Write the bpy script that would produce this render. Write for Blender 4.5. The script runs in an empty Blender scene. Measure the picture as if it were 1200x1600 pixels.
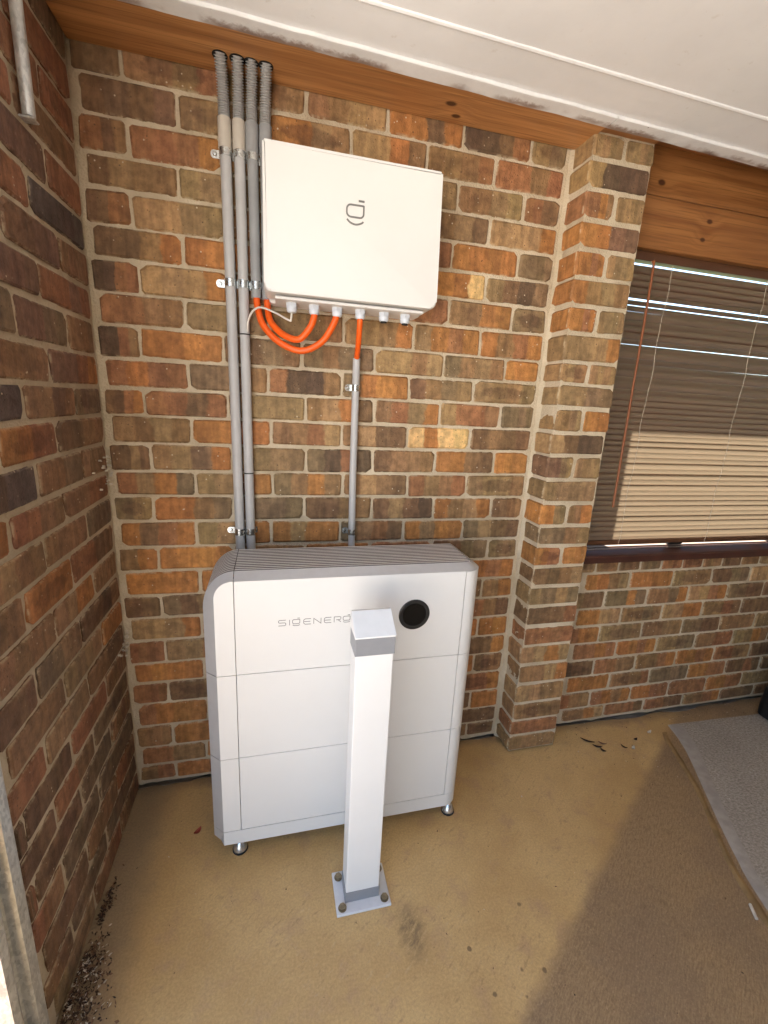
import bpy, bmesh, math, random
from mathutils import Vector, Matrix, noise
random.seed(11)
R = math.radians
S = bpy.context.scene
COL = S.collection

# ------------------------------------------------------------------ camera
cam = bpy.data.cameras.new('camera')
camo = bpy.data.objects.new('camera', cam)
COL.objects.link(camo)
cx, cy, cz, yaw, pitch, roll, fpx = 0.252608, -1.528626, 1.452088, 0.252738, -0.242657, 0.053068, 689.93
Fw = Vector((math.sin(yaw)*math.cos(pitch), math.cos(yaw)*math.cos(pitch), math.sin(pitch)))
Rr = Vector((math.cos(yaw), -math.sin(yaw), 0))
Up = Rr.cross(Fw)
R2 = Rr*math.cos(roll) + Up*math.sin(roll)
U2 = -Rr*math.sin(roll) + Up*math.cos(roll)
M = Matrix(((R2.x, U2.x, -Fw.x, cx), (R2.y, U2.y, -Fw.y, cy), (R2.z, U2.z, -Fw.z, cz), (0, 0, 0, 1)))
camo.matrix_world = M
cam.sensor_fit = 'HORIZONTAL'
cam.sensor_width = 36
cam.lens = 36*fpx/1200
cam.clip_start = 0.02
cam.clip_end = 500
S.camera = camo
S.render.resolution_x = 768
S.render.resolution_y = 1024

# ------------------------------------------------------------------ light
SUN_EL = 57
SUN_TO = Vector((-0.36, 0.933, 0)).normalized()      # towards the sun, horizontally
w = bpy.data.worlds.new('World')
S.world = w
w.use_nodes = True
nt = w.node_tree
bg = nt.nodes['Background']
sky = nt.nodes.new('ShaderNodeTexSky')
sky.sky_type = 'NISHITA'
sky.sun_disc = False
sky.sun_elevation = R(SUN_EL)
sky.sun_rotation = math.atan2(SUN_TO.x, SUN_TO.y) % (2*math.pi)
nt.links.new(sky.outputs[0], bg.inputs[0])
bg.inputs[1].default_value = 0.07
sun = bpy.data.lights.new('sun', 'SUN')
sun.energy = 5.0
sun.angle = R(0.5)
sun.color = (1.0, 0.96, 0.90)
suno = bpy.data.objects.new('sun', sun)
COL.objects.link(suno)
sd = -(SUN_TO*math.cos(R(SUN_EL)) + Vector((0, 0, math.sin(R(SUN_EL)))))
suno.rotation_euler = sd.to_track_quat('-Z', 'Y').to_euler()
suno.location = (-3, 6, 9)
S.view_settings.view_transform = 'Standard'
S.view_settings.look = 'None'
S.view_settings.exposure = 3.5
S.view_settings.gamma = 1.0
S.render.engine = 'CYCLES'
S.cycles.max_bounces = 6
S.cycles.diffuse_bounces = 5
S.cycles.glossy_bounces = 3
S.cycles.transmission_bounces = 3
S.cycles.transparent_max_bounces = 6

# ------------------------------------------------------------------ materials
class NT:
    def __init__(s, name):
        s.m = bpy.data.materials.new(name)
        s.m.use_nodes = True
        s.t = s.m.node_tree
        s.b = s.t.nodes['Principled BSDF']
        s.out = s.t.nodes['Material Output']
    def n(s, typ, **kw):
        nd = s.t.nodes.new('ShaderNode' + typ)
        for k, v in kw.items():
            setattr(nd, k, v)
        return nd
    def l(s, a, b):
        s.t.links.new(a, b)
    def put(s, sock, v):
        if hasattr(v, 'is_linked') or isinstance(v, bpy.types.NodeSocket):
            s.l(v, sock)
        else:
            if isinstance(v, tuple) and len(v) == 3 and sock.type == 'RGBA':
                v = (*v, 1)
            sock.default_value = v
    def math(s, op, a, b=None, c=None, clamp=False):
        nd = s.n('Math', operation=op, use_clamp=clamp)
        s.put(nd.inputs[0], a)
        if b is not None: s.put(nd.inputs[1], b)
        if c is not None: s.put(nd.inputs[2], c)
        return nd.outputs[0]
    def vmath(s, op, a, b):
        nd = s.n('VectorMath', operation=op)
        s.put(nd.inputs[0], a)
        s.put(nd.inputs[1], b)
        return nd.outputs[0]
    def mix(s, f, a, b, blend='MIX'):
        nd = s.n('Mix', data_type='RGBA', blend_type=blend)
        s.put(nd.inputs[0], f)
        s.put(nd.inputs[6], a)
        s.put(nd.inputs[7], b)
        return nd.outputs[2]
    def step(s, v, lo, hi, smooth=True):
        nd = s.n('MapRange', interpolation_type='SMOOTHSTEP' if smooth else 'LINEAR')
        s.put(nd.inputs[0], v)
        s.put(nd.inputs[1], lo); s.put(nd.inputs[2], hi)
        nd.inputs[3].default_value = 0; nd.inputs[4].default_value = 1
        return nd.outputs[0]
    def noise(s, vec, scale, detail=4, rough=.6, dist=0):
        nd = s.n('TexNoise')
        s.put(nd.inputs['Vector'], vec)
        nd.inputs['Scale'].default_value = scale
        nd.inputs['Detail'].default_value = detail
        nd.inputs['Roughness'].default_value = rough
        nd.inputs['Distortion'].default_value = dist
        return nd.outputs[0]
    def vor(s, vec, scale, feature='F1', rnd=1.0):
        nd = s.n('TexVoronoi', feature=feature)
        s.put(nd.inputs['Vector'], vec)
        nd.inputs['Scale'].default_value = scale
        nd.inputs['Randomness'].default_value = rnd
        return nd
    def coord(s, k='Object'):
        return s.n('TexCoord').outputs[k]
    def pos(s):
        return s.n('NewGeometry').outputs['Position']
    def bump(s, h, strength=.3, dist=.01):
        nd = s.n('Bump')
        nd.inputs['Strength'].default_value = strength
        nd.inputs['Distance'].default_value = dist
        s.put(nd.inputs['Height'], h)
        s.l(nd.outputs[0], s.b.inputs['Normal'])
    def setp(s, **kw):
        for k, v in kw.items():
            s.put(s.b.inputs[k.replace('_', ' ')], v)
        return s.m

def scale_vec(m, v, sc):
    nd = m.n('Mapping')
    m.put(nd.inputs[0], v)
    nd.inputs['Scale'].default_value = sc
    return nd.outputs[0]

def flat(name, col, rough=.5, metal=0.0, var=.06, nscale=30, bump=0.0, bscale=300):
    m = NT(name)
    p = m.pos()
    n = m.noise(p, nscale, 4)
    c = m.mix(m.step(n, .3, .7), tuple(max(0, x*(1-var)) for x in col), tuple(min(1, x*(1+var)) for x in col))
    m.setp(Base_Color=c, Roughness=m.math('MULTIPLY_ADD', n, .18, rough-.09), Metallic=metal)
    if bump:
        m.bump(m.noise(p, bscale, 3), bump, .002)
    return m.m

MORTAR = (.43, .35, .245)
def mat_mortar():
    m = NT('mortar')
    p = m.pos()
    n1 = m.noise(p, 6, 5); n2 = m.noise(p, 130, 4, .7)
    c = m.mix(m.step(n1, .3, .7), (.47, .385, .265), (.62, .525, .385))
    c = m.mix(m.math('MULTIPLY', m.step(n2, .55, .8), .5), c, (.25, .19, .13))
    v = m.vor(p, 160)
    c = m.mix(m.math('MULTIPLY', m.step(v.outputs['Distance'], .12, .05), .45), c, (.14, .11, .08))
    m.setp(Base_Color=c, Roughness=.92)
    m.bump(m.math('ADD', n2, m.math('MULTIPLY', v.outputs['Distance'], .6)), .75, .004)
    return m.m

def mat_brick():
    m = NT('fired_brick')
    g = m.coord('Generated'); o = m.coord('Object')
    rnd = m.n('ObjectInfo').outputs['Random']
    off = m.n('CombineXYZ')
    m.l(m.math('MULTIPLY', rnd, 37.0), off.inputs[0]); m.l(m.math('MULTIPLY', rnd, 91.0), off.inputs[1]); m.l(m.math('MULTIPLY', rnd, 53.0), off.inputs[2])
    ov = m.vmath('ADD', o, off.outputs[0])
    sx = m.n('SeparateXYZ'); m.l(g, sx.inputs[0])
    gx, gz = sx.outputs[0], sx.outputs[2]
    nlow = m.noise(ov, 14, 3)
    nmid = m.noise(ov, 38, 3, .65)
    nhi = m.noise(ov, 210, 2, .7)
    t = m.math('ADD', gx, m.math('MULTIPLY', m.math('SUBTRACT', nlow, .5), .20))
    t = m.math('ADD', t, m.math('MULTIPLY', m.math('SUBTRACT', nhi, .5), .02))
    cs = []
    for i in range(4):
        a = m.n('Attribute', attribute_type='OBJECT', attribute_name='tone%d' % i)
        cs.append(a.outputs['Color'])
    c = m.mix(m.step(t, .235, .275), cs[0], cs[1])
    c = m.mix(m.step(t, .485, .52), c, cs[2])
    c = m.mix(m.step(t, .73, .77), c, cs[3])
    # kiln flashing: a darker or rustier heart in some bricks
    fl = m.n('Attribute', attribute_type='OBJECT', attribute_name='flash')
    d2 = m.math('ADD', m.math('POWER', m.math('MULTIPLY', m.math('SUBTRACT', gx, .5), 2.1), 2), m.math('POWER', m.math('MULTIPLY', m.math('SUBTRACT', gz, .5), 2.6), 2))
    d2 = m.math('ADD', d2, m.math('MULTIPLY', m.math('SUBTRACT', nmid, .5), .9))
    heart = m.math('MULTIPLY', m.step(d2, .75, .35), fl.outputs['Fac'])
    c = m.mix(m.math('MULTIPLY', heart, .75), c, m.mix(.6, c, (.075, .03, .018), 'MIX'))
    # mottling and drag marks
    c = m.mix(1.0, c, m.mix(m.step(nmid, .25, .75), (.72, .70, .68), (1.26, 1.24, 1.22)), 'MULTIPLY')
    drag = m.noise(scale_vec(m, ov, (55, 55, 6)), 1.0, 2, .6)
    c = m.mix(1.0, c, m.mix(m.step(drag, .3, .7), (.82, .82, .82), (1.16, 1.16, 1.16)), 'MULTIPLY')
    # pits and white specks
    v = m.vor(ov, 75)
    c = m.mix(m.math('MULTIPLY', m.math('MULTIPLY', m.step(v.outputs['Distance'], .22, .10), m.step(nmid, .50, .62)), .7), c, (.05, .032, .022))
    v2 = m.vor(ov, 48)
    c = m.mix(m.math('MULTIPLY', m.step(v2.outputs['Distance'], .14, .07), m.step(nlow, .50, .58)), c, (.58, .48, .35))
    # mortar smeared over the arrises
    ex = m.math('MULTIPLY', m.math('ABSOLUTE', m.math('SUBTRACT', gx, .5)), 2)
    ez = m.math('MULTIPLY', m.math('ABSOLUTE', m.math('SUBTRACT', gz, .5)), 2)
    ex = m.step(ex, .95, 1.0); ez = m.step(ez, .84, 1.0)
    e = m.math('MAXIMUM', ex, ez)
    e = m.math('MULTIPLY', m.math('MULTIPLY', e, m.step(sx.outputs[1], .12, .07)), m.step(nmid, .44, .62))
    c = m.mix(m.math('MULTIPLY', e, .75), c, (.50, .41, .275))
    m.setp(Base_Color=c, Roughness=m.math('MULTIPLY_ADD', nhi, .25, .62))
    h = m.math('ADD', m.math('MULTIPLY', nmid, .9), m.math('MULTIPLY', nhi, .5))
    h = m.math('SUBTRACT', h, m.math('MULTIPLY', m.step(v.outputs['Distance'], .16, .05), .5))
    h = m.math('ADD', h, m.math('MULTIPLY', drag, .35))
    m.bump(h, .8, .005)
    return m.m

def mat_floor():
    m = NT('worn_concrete_coating')
    p = m.pos()
    s = m.n('SeparateXYZ'); m.l(p, s.inputs[0])
    X, Y = s.outputs[0], s.outputs[1]
    nb = m.noise(p, 2.2, 5, .6); nm = m.noise(p, 11, 6, .65); nf = m.noise(p, 160, 4, .7)
    # coated side / brushed bare side, parted by the straight edge of the coating
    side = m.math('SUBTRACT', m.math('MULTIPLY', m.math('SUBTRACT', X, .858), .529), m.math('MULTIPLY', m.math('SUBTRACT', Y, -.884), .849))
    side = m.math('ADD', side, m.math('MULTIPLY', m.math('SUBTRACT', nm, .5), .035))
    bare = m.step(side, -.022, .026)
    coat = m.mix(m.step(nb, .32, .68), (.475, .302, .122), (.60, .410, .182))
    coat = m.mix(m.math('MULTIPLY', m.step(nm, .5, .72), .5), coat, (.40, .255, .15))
    du = m.math('ADD', m.math('MULTIPLY', X, .80), m.math('MULTIPLY', Y, .60))
    dv = m.math('SUBTRACT', m.math('MULTIPLY', X, .60), m.math('MULTIPLY', Y, .80))
    dv = m.math('ADD', dv, m.math('MULTIPLY', m.math('SUBTRACT', nm, .5), .004))
    cu = m.n('CombineXYZ'); m.l(m.math('MULTIPLY', du, 42), cu.inputs[0]); m.l(m.math('MULTIPLY', dv, 230), cu.inputs[1])
    cu2 = m.n('CombineXYZ'); m.l(m.math('MULTIPLY', du, 26), cu2.inputs[0]); m.l(m.math('MULTIPLY', dv, 85), cu2.inputs[1])
    brush = m.noise(cu.outputs[0], 1.0, 4, .7)
    brush2 = m.noise(cu2.outputs[0], 1.0, 4, .7)
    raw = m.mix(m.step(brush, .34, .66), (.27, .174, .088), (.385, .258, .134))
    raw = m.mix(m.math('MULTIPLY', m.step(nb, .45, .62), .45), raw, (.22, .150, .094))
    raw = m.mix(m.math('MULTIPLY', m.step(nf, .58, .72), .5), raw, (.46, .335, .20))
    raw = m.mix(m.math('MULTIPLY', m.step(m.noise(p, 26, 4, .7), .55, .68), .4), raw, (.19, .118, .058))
    # scuffs where the coating shows the broom marks
    scuff = m.math('MULTIPLY', m.step(brush2, .55, .68), m.step(m.noise(p, 4.5, 3), .42, .58))
    coat = m.mix(m.math('MULTIPLY', scuff, .4), coat, (.235, .15, .072))
    scuff2 = m.math('MULTIPLY', m.step(brush2, .43, .30), m.step(m.noise(p, 3.7, 3), .42, .58))
    coat = m.mix(m.math('MULTIPLY', scuff2, .35), coat, (.56, .43, .27))
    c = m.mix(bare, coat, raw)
    # drips
    v = m.vor(m.vmath('ADD', p, (3.1, 1.7, 0)), 15)
    wob = m.math('ADD', v.outputs['Distance'], m.math('MULTIPLY', m.math('SUBTRACT', m.noise(p, 60, 3), .5), .12))
    zone = m.math('MULTIPLY', m.step(Y, -.52, -.72), m.math('MULTIPLY', m.step(X, .35, .65), m.step(X, 1.25, 1.0)))
    spot = m.math('MULTIPLY', m.step(wob, .115, .075), m.math('MULTIPLY', zone, m.step(m.noise(p, 7, 2), .42, .5)))
    c = m.mix(m.math('MULTIPLY', spot, .75), c, (.12, .075, .04))
    # scorch stain beside the post and painted shade fading towards the side wall
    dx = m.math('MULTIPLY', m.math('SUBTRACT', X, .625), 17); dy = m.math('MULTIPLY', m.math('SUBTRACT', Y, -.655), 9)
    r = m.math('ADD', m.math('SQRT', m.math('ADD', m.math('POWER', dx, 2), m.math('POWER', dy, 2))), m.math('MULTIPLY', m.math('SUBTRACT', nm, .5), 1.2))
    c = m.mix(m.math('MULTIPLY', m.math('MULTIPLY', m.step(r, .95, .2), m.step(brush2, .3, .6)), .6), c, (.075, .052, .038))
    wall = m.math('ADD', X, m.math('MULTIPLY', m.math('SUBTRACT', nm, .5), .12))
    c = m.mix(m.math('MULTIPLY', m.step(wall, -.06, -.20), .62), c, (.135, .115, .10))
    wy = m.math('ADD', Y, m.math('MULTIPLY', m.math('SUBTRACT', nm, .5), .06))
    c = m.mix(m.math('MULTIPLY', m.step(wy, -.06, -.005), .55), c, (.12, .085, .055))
    c = m.mix(m.math('MULTIPLY', m.step(m.vor(p, 42).outputs['Distance'], .07, .035), m.step(nm, .5, .6)), c, (.15, .10, .06))
    c = m.mix(1.0, c, m.mix(m.step(nf, .3, .7), (.87, .865, .86), (1.11, 1.11, 1.11)), 'MULTIPLY')
    rough = m.math('MULTIPLY_ADD', nm, .30, .36)
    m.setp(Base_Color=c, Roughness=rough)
    hb = m.math('MULTIPLY', brush, m.math('MULTIPLY_ADD', bare, 1.0, .12))
    hb = m.math('ADD', hb, m.math('MULTIPLY', brush2, .3))
    hb = m.math('ADD', hb, m.math('MULTIPLY', nf, .25))
    m.bump(hb, .5, .004)
    return m.m

def mat_wood(name, a, b, knots, axis='X', rough=.45):
    m = NT(name)
    p = m.pos()
    warp = m.noise(scale_vec(m, p, (1.6, 5, 5)), 1.0, 3)
    pv = m.vmath('ADD', p, m.vmath('MULTIPLY', m.n('CombineXYZ').outputs[0], (0, 0, 0)))
    disp = None
    s = m.n('SeparateXYZ'); m.l(p, s.inputs[0])
    cross = m.math('ADD', s.outputs[1], s.outputs[2])
    cross = m.math('ADD', cross, m.math('MULTIPLY', m.math('SUBTRACT', warp, .5), .05))
    kmask = None
    for (kx, ky, kz, kr) in knots:
        d = m.vmath('MULTIPLY', m.vmath('SUBTRACT', p, (kx, ky, kz)), (.62, 1, 1))
        ln = m.n('VectorMath', operation='LENGTH'); m.l(d, ln.inputs[0])
        f = m.step(ln.outputs['Value'], kr, kr*.45)
        swirl = m.step(ln.outputs['Value'], kr*4.5, kr*.8)
        cross = m.math('ADD', cross, m.math('MULTIPLY', swirl, .022))
        kmask = f if kmask is None else m.math('MAXIMUM', kmask, f)
    cmb = m.n('CombineXYZ')
    m.l(m.math('MULTIPLY', s.outputs[0], .35), cmb.inputs[0]); m.l(m.math('MULTIPLY', cross, 9), cmb.inputs[1])
    g1 = m.noise(cmb.outputs[0], 3.2, 4, .55)
    fib = m.noise(scale_vec(m, p, (4, 190, 190)), 1.0, 4, .6)
    c = m.mix(m.step(g1, .32, .68), a, b)
    c = m.mix(m.math('MULTIPLY', m.step(fib, .48, .70), .55), c, tuple(x*.5 for x in a))
    if kmask is not None:
        c = m.mix(m.math('MULTIPLY', kmask, .9), c, (.05, .014, .006))
    m.setp(Base_Color=c, Roughness=m.math('MULTIPLY_ADD', g1, .2, rough-.1), Specular_IOR_Level=.4)
    m.bump(m.math('ADD', m.math('MULTIPLY', fib, .5), g1), .18, .002)
    return m.m

def mat_ceiling():
    m = NT('aged_white_paint')
    p = m.pos()
    n = m.noise(p, 2.5, 5); nf = m.noise(p, 90, 4)
    c = m.mix(m.step(n, .3, .7), (.75, .76, .77), (.83, .84, .85))
    c = m.mix(m.math('MULTIPLY', m.step(m.noise(p, 38, 5, .7), .62, .72), .3), c, (.58, .55, .51))
    m.setp(Base_Color=c, Roughness=.7)
    m.bump(nf, .12, .002)
    return m.m

def mat_trim():
    m = NT('peeling_white_trim')
    p = m.pos()
    s = m.n('SeparateXYZ'); m.l(p, s.inputs[0])
    yy = m.math('SUBTRACT', s.outputs[1], m.math('MULTIPLY', m.math('SUBTRACT', s.outputs[0], 1.2), .024))
    n = m.noise(p, 45, 6, .7); nb = m.noise(p, 5, 3)
    edge = m.step(m.math('ADD', yy, m.math('MULTIPLY', m.math('SUBTRACT', n, .5), .045)), -.180, -.158)
    peel = m.math('MULTIPLY', edge, m.step(nb, .40, .55))
    c = m.mix(m.step(m.noise(p, 12, 5), .3, .7), (.72, .73, .735), (.81, .82, .825))
    c = m.mix(m.math('MULTIPLY', peel, .85), c, (.20, .115, .075))
    c = m.mix(m.math('MULTIPLY', m.step(m.vor(p, 28).outputs['Distance'], .06, .03), m.step(nb, .52, .56)), c, (.08, .06, .05))
    m.setp(Base_Color=c, Roughness=.65)
    m.bump(m.math('SUBTRACT', n, peel), .35, .003)
    return m.m

def mat_galv():
    m = NT('galvanised_steel')
    p = m.pos()
    v = m.vor(scale_vec(m, p, (1, 1, .5)), 210)
    s = m.n('SeparateXYZ'); m.l(v.outputs['Color'], s.inputs[0])
    n = m.noise(p, 22, 4)
    f = m.math('ADD', m.math('MULTIPLY', s.outputs[0], .22), m.math('MULTIPLY', n, .78))
    c = m.mix(m.step(f, .25, .7), (.40, .415, .42), (.72, .73, .72))
    m.setp(Base_Color=c, Metallic=.55, Roughness=m.math('MULTIPLY_ADD', f, .3, .28))
    return m.m

def mat_mat():
    m = NT('speckled_grey_carpet')
    p = m.pos()
    n1 = m.noise(scale_vec(m, p, (90, 140, 1)), 1.0, 4, .7); n2 = m.noise(p, 3, 3)
    c = m.mix(m.step(n1, .34, .66), (.27, .235, .19), (.48, .43, .365))
    c = m.mix(m.math('MULTIPLY', m.step(n2, .4, .7), .3), c, (.22, .185, .15))
    c = m.mix(m.step(m.vor(p, 30).outputs['Distance'], .075, .04), c, (.03, .02, .015))
    m.setp(Base_Color=c, Roughness=.95)
    m.bump(n1, .7, .004)
    return m.m

def mat_slat():
    m = NT('brown_slat')
    p = m.pos()
    n = m.noise(scale_vec(m, p, (6, 120, 120)), 1.0, 3)
    n2 = m.noise(p, 9, 4)
    c = m.mix(m.step(n, .3, .7), (.125, .062, .036), (.175, .092, .056))
    c = m.mix(m.math('MULTIPLY', m.step(n2, .45, .7), .35), c, (.10, .052, .034))
    m.setp(Base_Color=c, Roughness=.42)
    tr = m.n('BsdfTranslucent'); tr.inputs[0].default_value = (.66, .56, .45, 1)
    mx = m.n('MixShader'); mx.inputs[0].default_value = .36
    m.l(m.b.outputs[0], mx.inputs[1]); m.l(tr.outputs[0], mx.inputs[2]); m.l(mx.outputs[0], m.out.inputs[0])
    return m.m

def mat_glass():
    m = NT('window_glass')
    t = m.n('BsdfTransparent'); t.inputs[0].default_value = (.93, .95, .94, 1)
    g = m.n('BsdfGlossy'); g.inputs['Roughness'].default_value = .02
    mx = m.n('MixShader'); mx.inputs[0].default_value = .06
    m.l(t.outputs[0], mx.inputs[1]); m.l(g.outputs[0], mx.inputs[2]); m.l(mx.outputs[0], m.out.inputs[0])
    return m.m

MT = dict(
    mortar=mat_mortar(), brick=mat_brick(), floor=mat_floor(), ceiling=mat_ceiling(), trim=mat_trim(), galv=mat_galv(), mat=mat_mat(), slat=mat_slat(), glass=mat_glass(),
    beam=mat_wood('oiled_pine_plate', (.33, .140, .046), (.54, .265, .098), [(.760, -.088, 2.298, .014), (.795, -.040, 2.298, .012)]),
    boards=mat_wood('oiled_pine_boards', (.225, .085, .024), (.37, .160, .050), [(1.593, -.01, 2.256, .013), (1.831, -.01, 2.164, .011), (1.815, -.01, 2.102, .010), (2.15, -.01, 2.25, .012)]),
    joinery=flat('dark_red_joinery', (.062, .019, .012), .55, var=.2, nscale=12),
    headrail=flat('brown_headrail', (.10, .042, .02), .4),
    wand=flat('orange_brown_wand', (.28, .088, .028), .35),
    cord=flat('pale_cord', (.50, .42, .33), .8),
    white=flat('white_powder_coat', (.72, .71, .69), .42, var=.012, nscale=5, bump=.05, bscale=900),
    white2=flat('white_post_coat', (.74, .735, .72), .38, var=.012, nscale=5),
    silver=flat('silver_anodised', (.54, .54, .55), .38, metal=.35, var=.03),
    fin=flat('silver_fin', (.78, .77, .76), .42, metal=.3, var=.03),
    finside=flat('painted_fin_shade', (.17, .162, .16), .5),  # shade between the silver fins painted in as a darker side colour
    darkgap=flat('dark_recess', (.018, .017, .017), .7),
    black=flat('black_gloss', (.006, .006, .006), .08, var=0),
    blackring=flat('black_bezel', (.03, .029, .028), .14, var=0),
    print=flat('grey_print', (.17, .165, .155), .5),
    pvcl=flat('light_grey_pvc', (.46, .455, .455), .38, var=.05, nscale=14),
    pvcm=flat('mid_grey_pvc', (.295, .30, .305), .4, var=.06, nscale=14),
    pvcb=flat('beige_pvc', (.52, .475, .41), .42, var=.04),
    flex=flat('flexible_grey_pvc', (.37, .365, .355), .45, var=.06),
    orange=flat('orange_cable', (.84, .115, .006), .42, var=.05),
    wire=flat('white_wire', (.70, .66, .60), .5),
    gland=flat('pale_gland', (.62, .66, .72), .35, var=.02),
    zinc=flat('zinc_plate', (.62, .63, .62), .26, metal=.95, var=.1, nscale=60),
    capband=flat('grey_band', (.245, .25, .265), .42, var=.03),
    captop=flat('pale_cap', (.74, .76, .78), .35, var=.02),
    plate=flat('pale_plate', (.66, .66, .675), .38, var=.06, nscale=20),
    bolt=flat('brassy_bolt', (.27, .22, .145), .38, metal=.75, var=.2, nscale=80),
    foot=flat('chrome_foot', (.62, .61, .60), .24, metal=.8, var=.05),
    rubber=flat('black_rubber', (.012, .012, .012), .7),
    track=flat('worn_track', (.20, .15, .12), .6),
    bin=flat('black_plastic', (.008, .008, .009), .5),
    matlip=flat('pale_mat_border', (.36, .32, .275), .85, var=.12, nscale=25, bump=.3, bscale=200),
    ridge=flat('floor_ridge', (.27, .17, .07), .7, var=.25, nscale=14, bump=.4, bscale=90),
    ground=flat('pale_ground', (.42, .385, .34), .9, var=.2, nscale=.7),
    bounce_blocker=flat('dark_bounce_blocker', (.050, .070, .025), .95, var=.3, nscale=3),
    brownblock=flat('brown_blocker', (.27, .205, .15), .85, var=.15, nscale=6),
    render=flat('pale_blocker', (.56, .53, .49), .85, var=.08, nscale=4),
    roofmat=flat('roof_sheet', (.30, .30, .30), .6),
    hole_disc=flat('hole_shade', (.012, .009, .007), .9),
    leafd=flat('dark_dead_leaf', (.035, .016, .008), .7, var=.3, nscale=60),
    leafb=flat('brown_dead_leaf', (.16, .085, .045), .75, var=.4, nscale=60),
    leafp=flat('pale_chip', (.58, .52, .43), .75, var=.15, nscale=60),
    redleaf=flat('red_petal', (.32, .05, .03), .6),
    paver=flat('sunlit_clay', (.12, .045, .024), .85, var=.35, nscale=25, bump=.5, bscale=60),
)

# ------------------------------------------------------------------ helpers
def link(o, parent=None):
    COL.objects.link(o)
    if parent is not None:
        o.parent = parent
    return o
def tag(o, label=None, cat=None, group=None, kind=None):
    if label: o['label'] = label
    if cat: o['category'] = cat
    if group: o['group'] = group
    if kind: o['kind'] = kind
    return o
def empty(name, loc=(0, 0, 0)):
    o = bpy.data.objects.new(name, None)
    o.empty_display_size = .05
    o.location = loc
    return link(o)
def obj(name, bm, mat, parent=None, smooth=False, origin=None):
    me = bpy.data.meshes.new(name)
    bmesh.ops.recalc_face_normals(bm, faces=bm.faces)
    if origin is not None:
        bmesh.ops.translate(bm, verts=bm.verts, vec=-Vector(origin))
    bm.to_mesh(me); bm.free()
    me.materials.append(mat)
    if smooth:
        for p in me.polygons: p.use_smooth = True
    o = bpy.data.objects.new(name, me)
    link(o, parent)
    base = Vector(origin) if origin is not None else Vector((0, 0, 0))
    if parent is not None:
        base = base - parent.matrix_basis.translation if parent.parent is None else base
    o.location = base
    return o
def wobj(name, bm, mat, parent=None, smooth=False):
    """mesh given in world coordinates, child of a thing that sits at parent.location"""
    off = Vector((0, 0, 0))
    q = parent
    while q is not None:
        off += q.location
        q = q.parent
    bmesh.ops.translate(bm, verts=bm.verts, vec=-off)
    me = bpy.data.meshes.new(name)
    bmesh.ops.recalc_face_normals(bm, faces=bm.faces)
    bm.to_mesh(me); bm.free()
    me.materials.append(mat)
    if smooth:
        for p in me.polygons: p.use_smooth = True
        try: me.set_sharp_from_angle(angle=R(38))
        except Exception: pass
    o = bpy.data.objects.new(name, me)
    return link(o, parent)
def box(x0, x1, y0, y1, z0, z1, bev=0, seg=2, bm=None):
    nb = bmesh.new()
    v = [nb.verts.new(p) for p in ((x0, y0, z0), (x1, y0, z0), (x1, y1, z0), (x0, y1, z0), (x0, y0, z1), (x1, y0, z1), (x1, y1, z1), (x0, y1, z1))]
    for f in ((0, 3, 2, 1), (4, 5, 6, 7), (0, 1, 5, 4), (1, 2, 6, 5), (2, 3, 7, 6), (3, 0, 4, 7)):
        nb.faces.new([v[i] for i in f])
    if bev:
        bmesh.ops.bevel(nb, geom=list(nb.edges), offset=bev, segments=seg, profile=.5, affect='EDGES')
    if bm is not None:
        join(bm, nb); return bm
    return nb
def join(bm, nb):
    me = bpy.data.meshes.new('tmp'); nb.to_mesh(me); nb.free(); bm.from_mesh(me); bpy.data.meshes.remove(me)
def prism(poly, axis, a, b, bev=0, seg=2):
    """poly: 2-D points; axis 'y' -> (x,z), 'z' -> (x,y), 'x' -> (y,z)"""
    bm = bmesh.new()
    def P(p, t):
        return {'y': (p[0], t, p[1]), 'z': (p[0], p[1], t), 'x': (t, p[0], p[1])}[axis]
    A = [bm.verts.new(P(p, a)) for p in poly]; B = [bm.verts.new(P(p, b)) for p in poly]
    fa = bm.faces.new(A); fb = bm.faces.new(B[::-1])
    n = len(poly)
    for i in range(n):
        bm.faces.new((A[i], B[i], B[(i+1) % n], A[(i+1) % n]))
    if bev:
        ed = set(fa.edges)
        bmesh.ops.bevel(bm, geom=list(ed), offset=bev, segments=seg, profile=.5, affect='EDGES')
    return bm
def rrect(x0, x1, z0, z1, r, n=6):
    """rounded rectangle; r = (bl, br, tr, tl)"""
    out = []
    for (cx_, cz_, rr, a0) in ((x0+r[0], z0+r[0], r[0], 180), (x1-r[1], z0+r[1], r[1], 270), (x1-r[2], z1-r[2], r[2], 0), (x0+r[3], z1-r[3], r[3], 90)):
        if rr < 1e-5:
            out.append((cx_, cz_)); continue
        for i in range(n+1):
            a = R(a0+90*i/n)
            out.append((cx_+rr*math.cos(a), cz_+rr*math.sin(a)))
    return out
def tube(pts, rad, seg=14, cap=True, radf=None):
    bm = bmesh.new()
    pts = [Vector(p) for p in pts]
    rings = []
    prev = None
    for i, p in enumerate(pts):
        d = (pts[min(i+1, len(pts)-1)] - pts[max(i-1, 0)]).normalized()
        if prev is None:
            a = d.orthogonal().normalized()
        else:
            a = (prev - d*prev.dot(d)).normalized()
        prev = a
        b = d.cross(a)
        r = radf(i) if radf else rad
        rings.append([bm.verts.new(p + (a*math.cos(2*math.pi*k/seg) + b*math.sin(2*math.pi*k/seg))*r) for k in range(seg)])
    for i in range(len(rings)-1):
        for k in range(seg):
            bm.faces.new((rings[i][k], rings[i][(k+1) % seg], rings[i+1][(k+1) % seg], rings[i+1][k]))
    if cap:
        bm.faces.new(rings[0][::-1]); bm.faces.new(rings[-1])
    return bm
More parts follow.
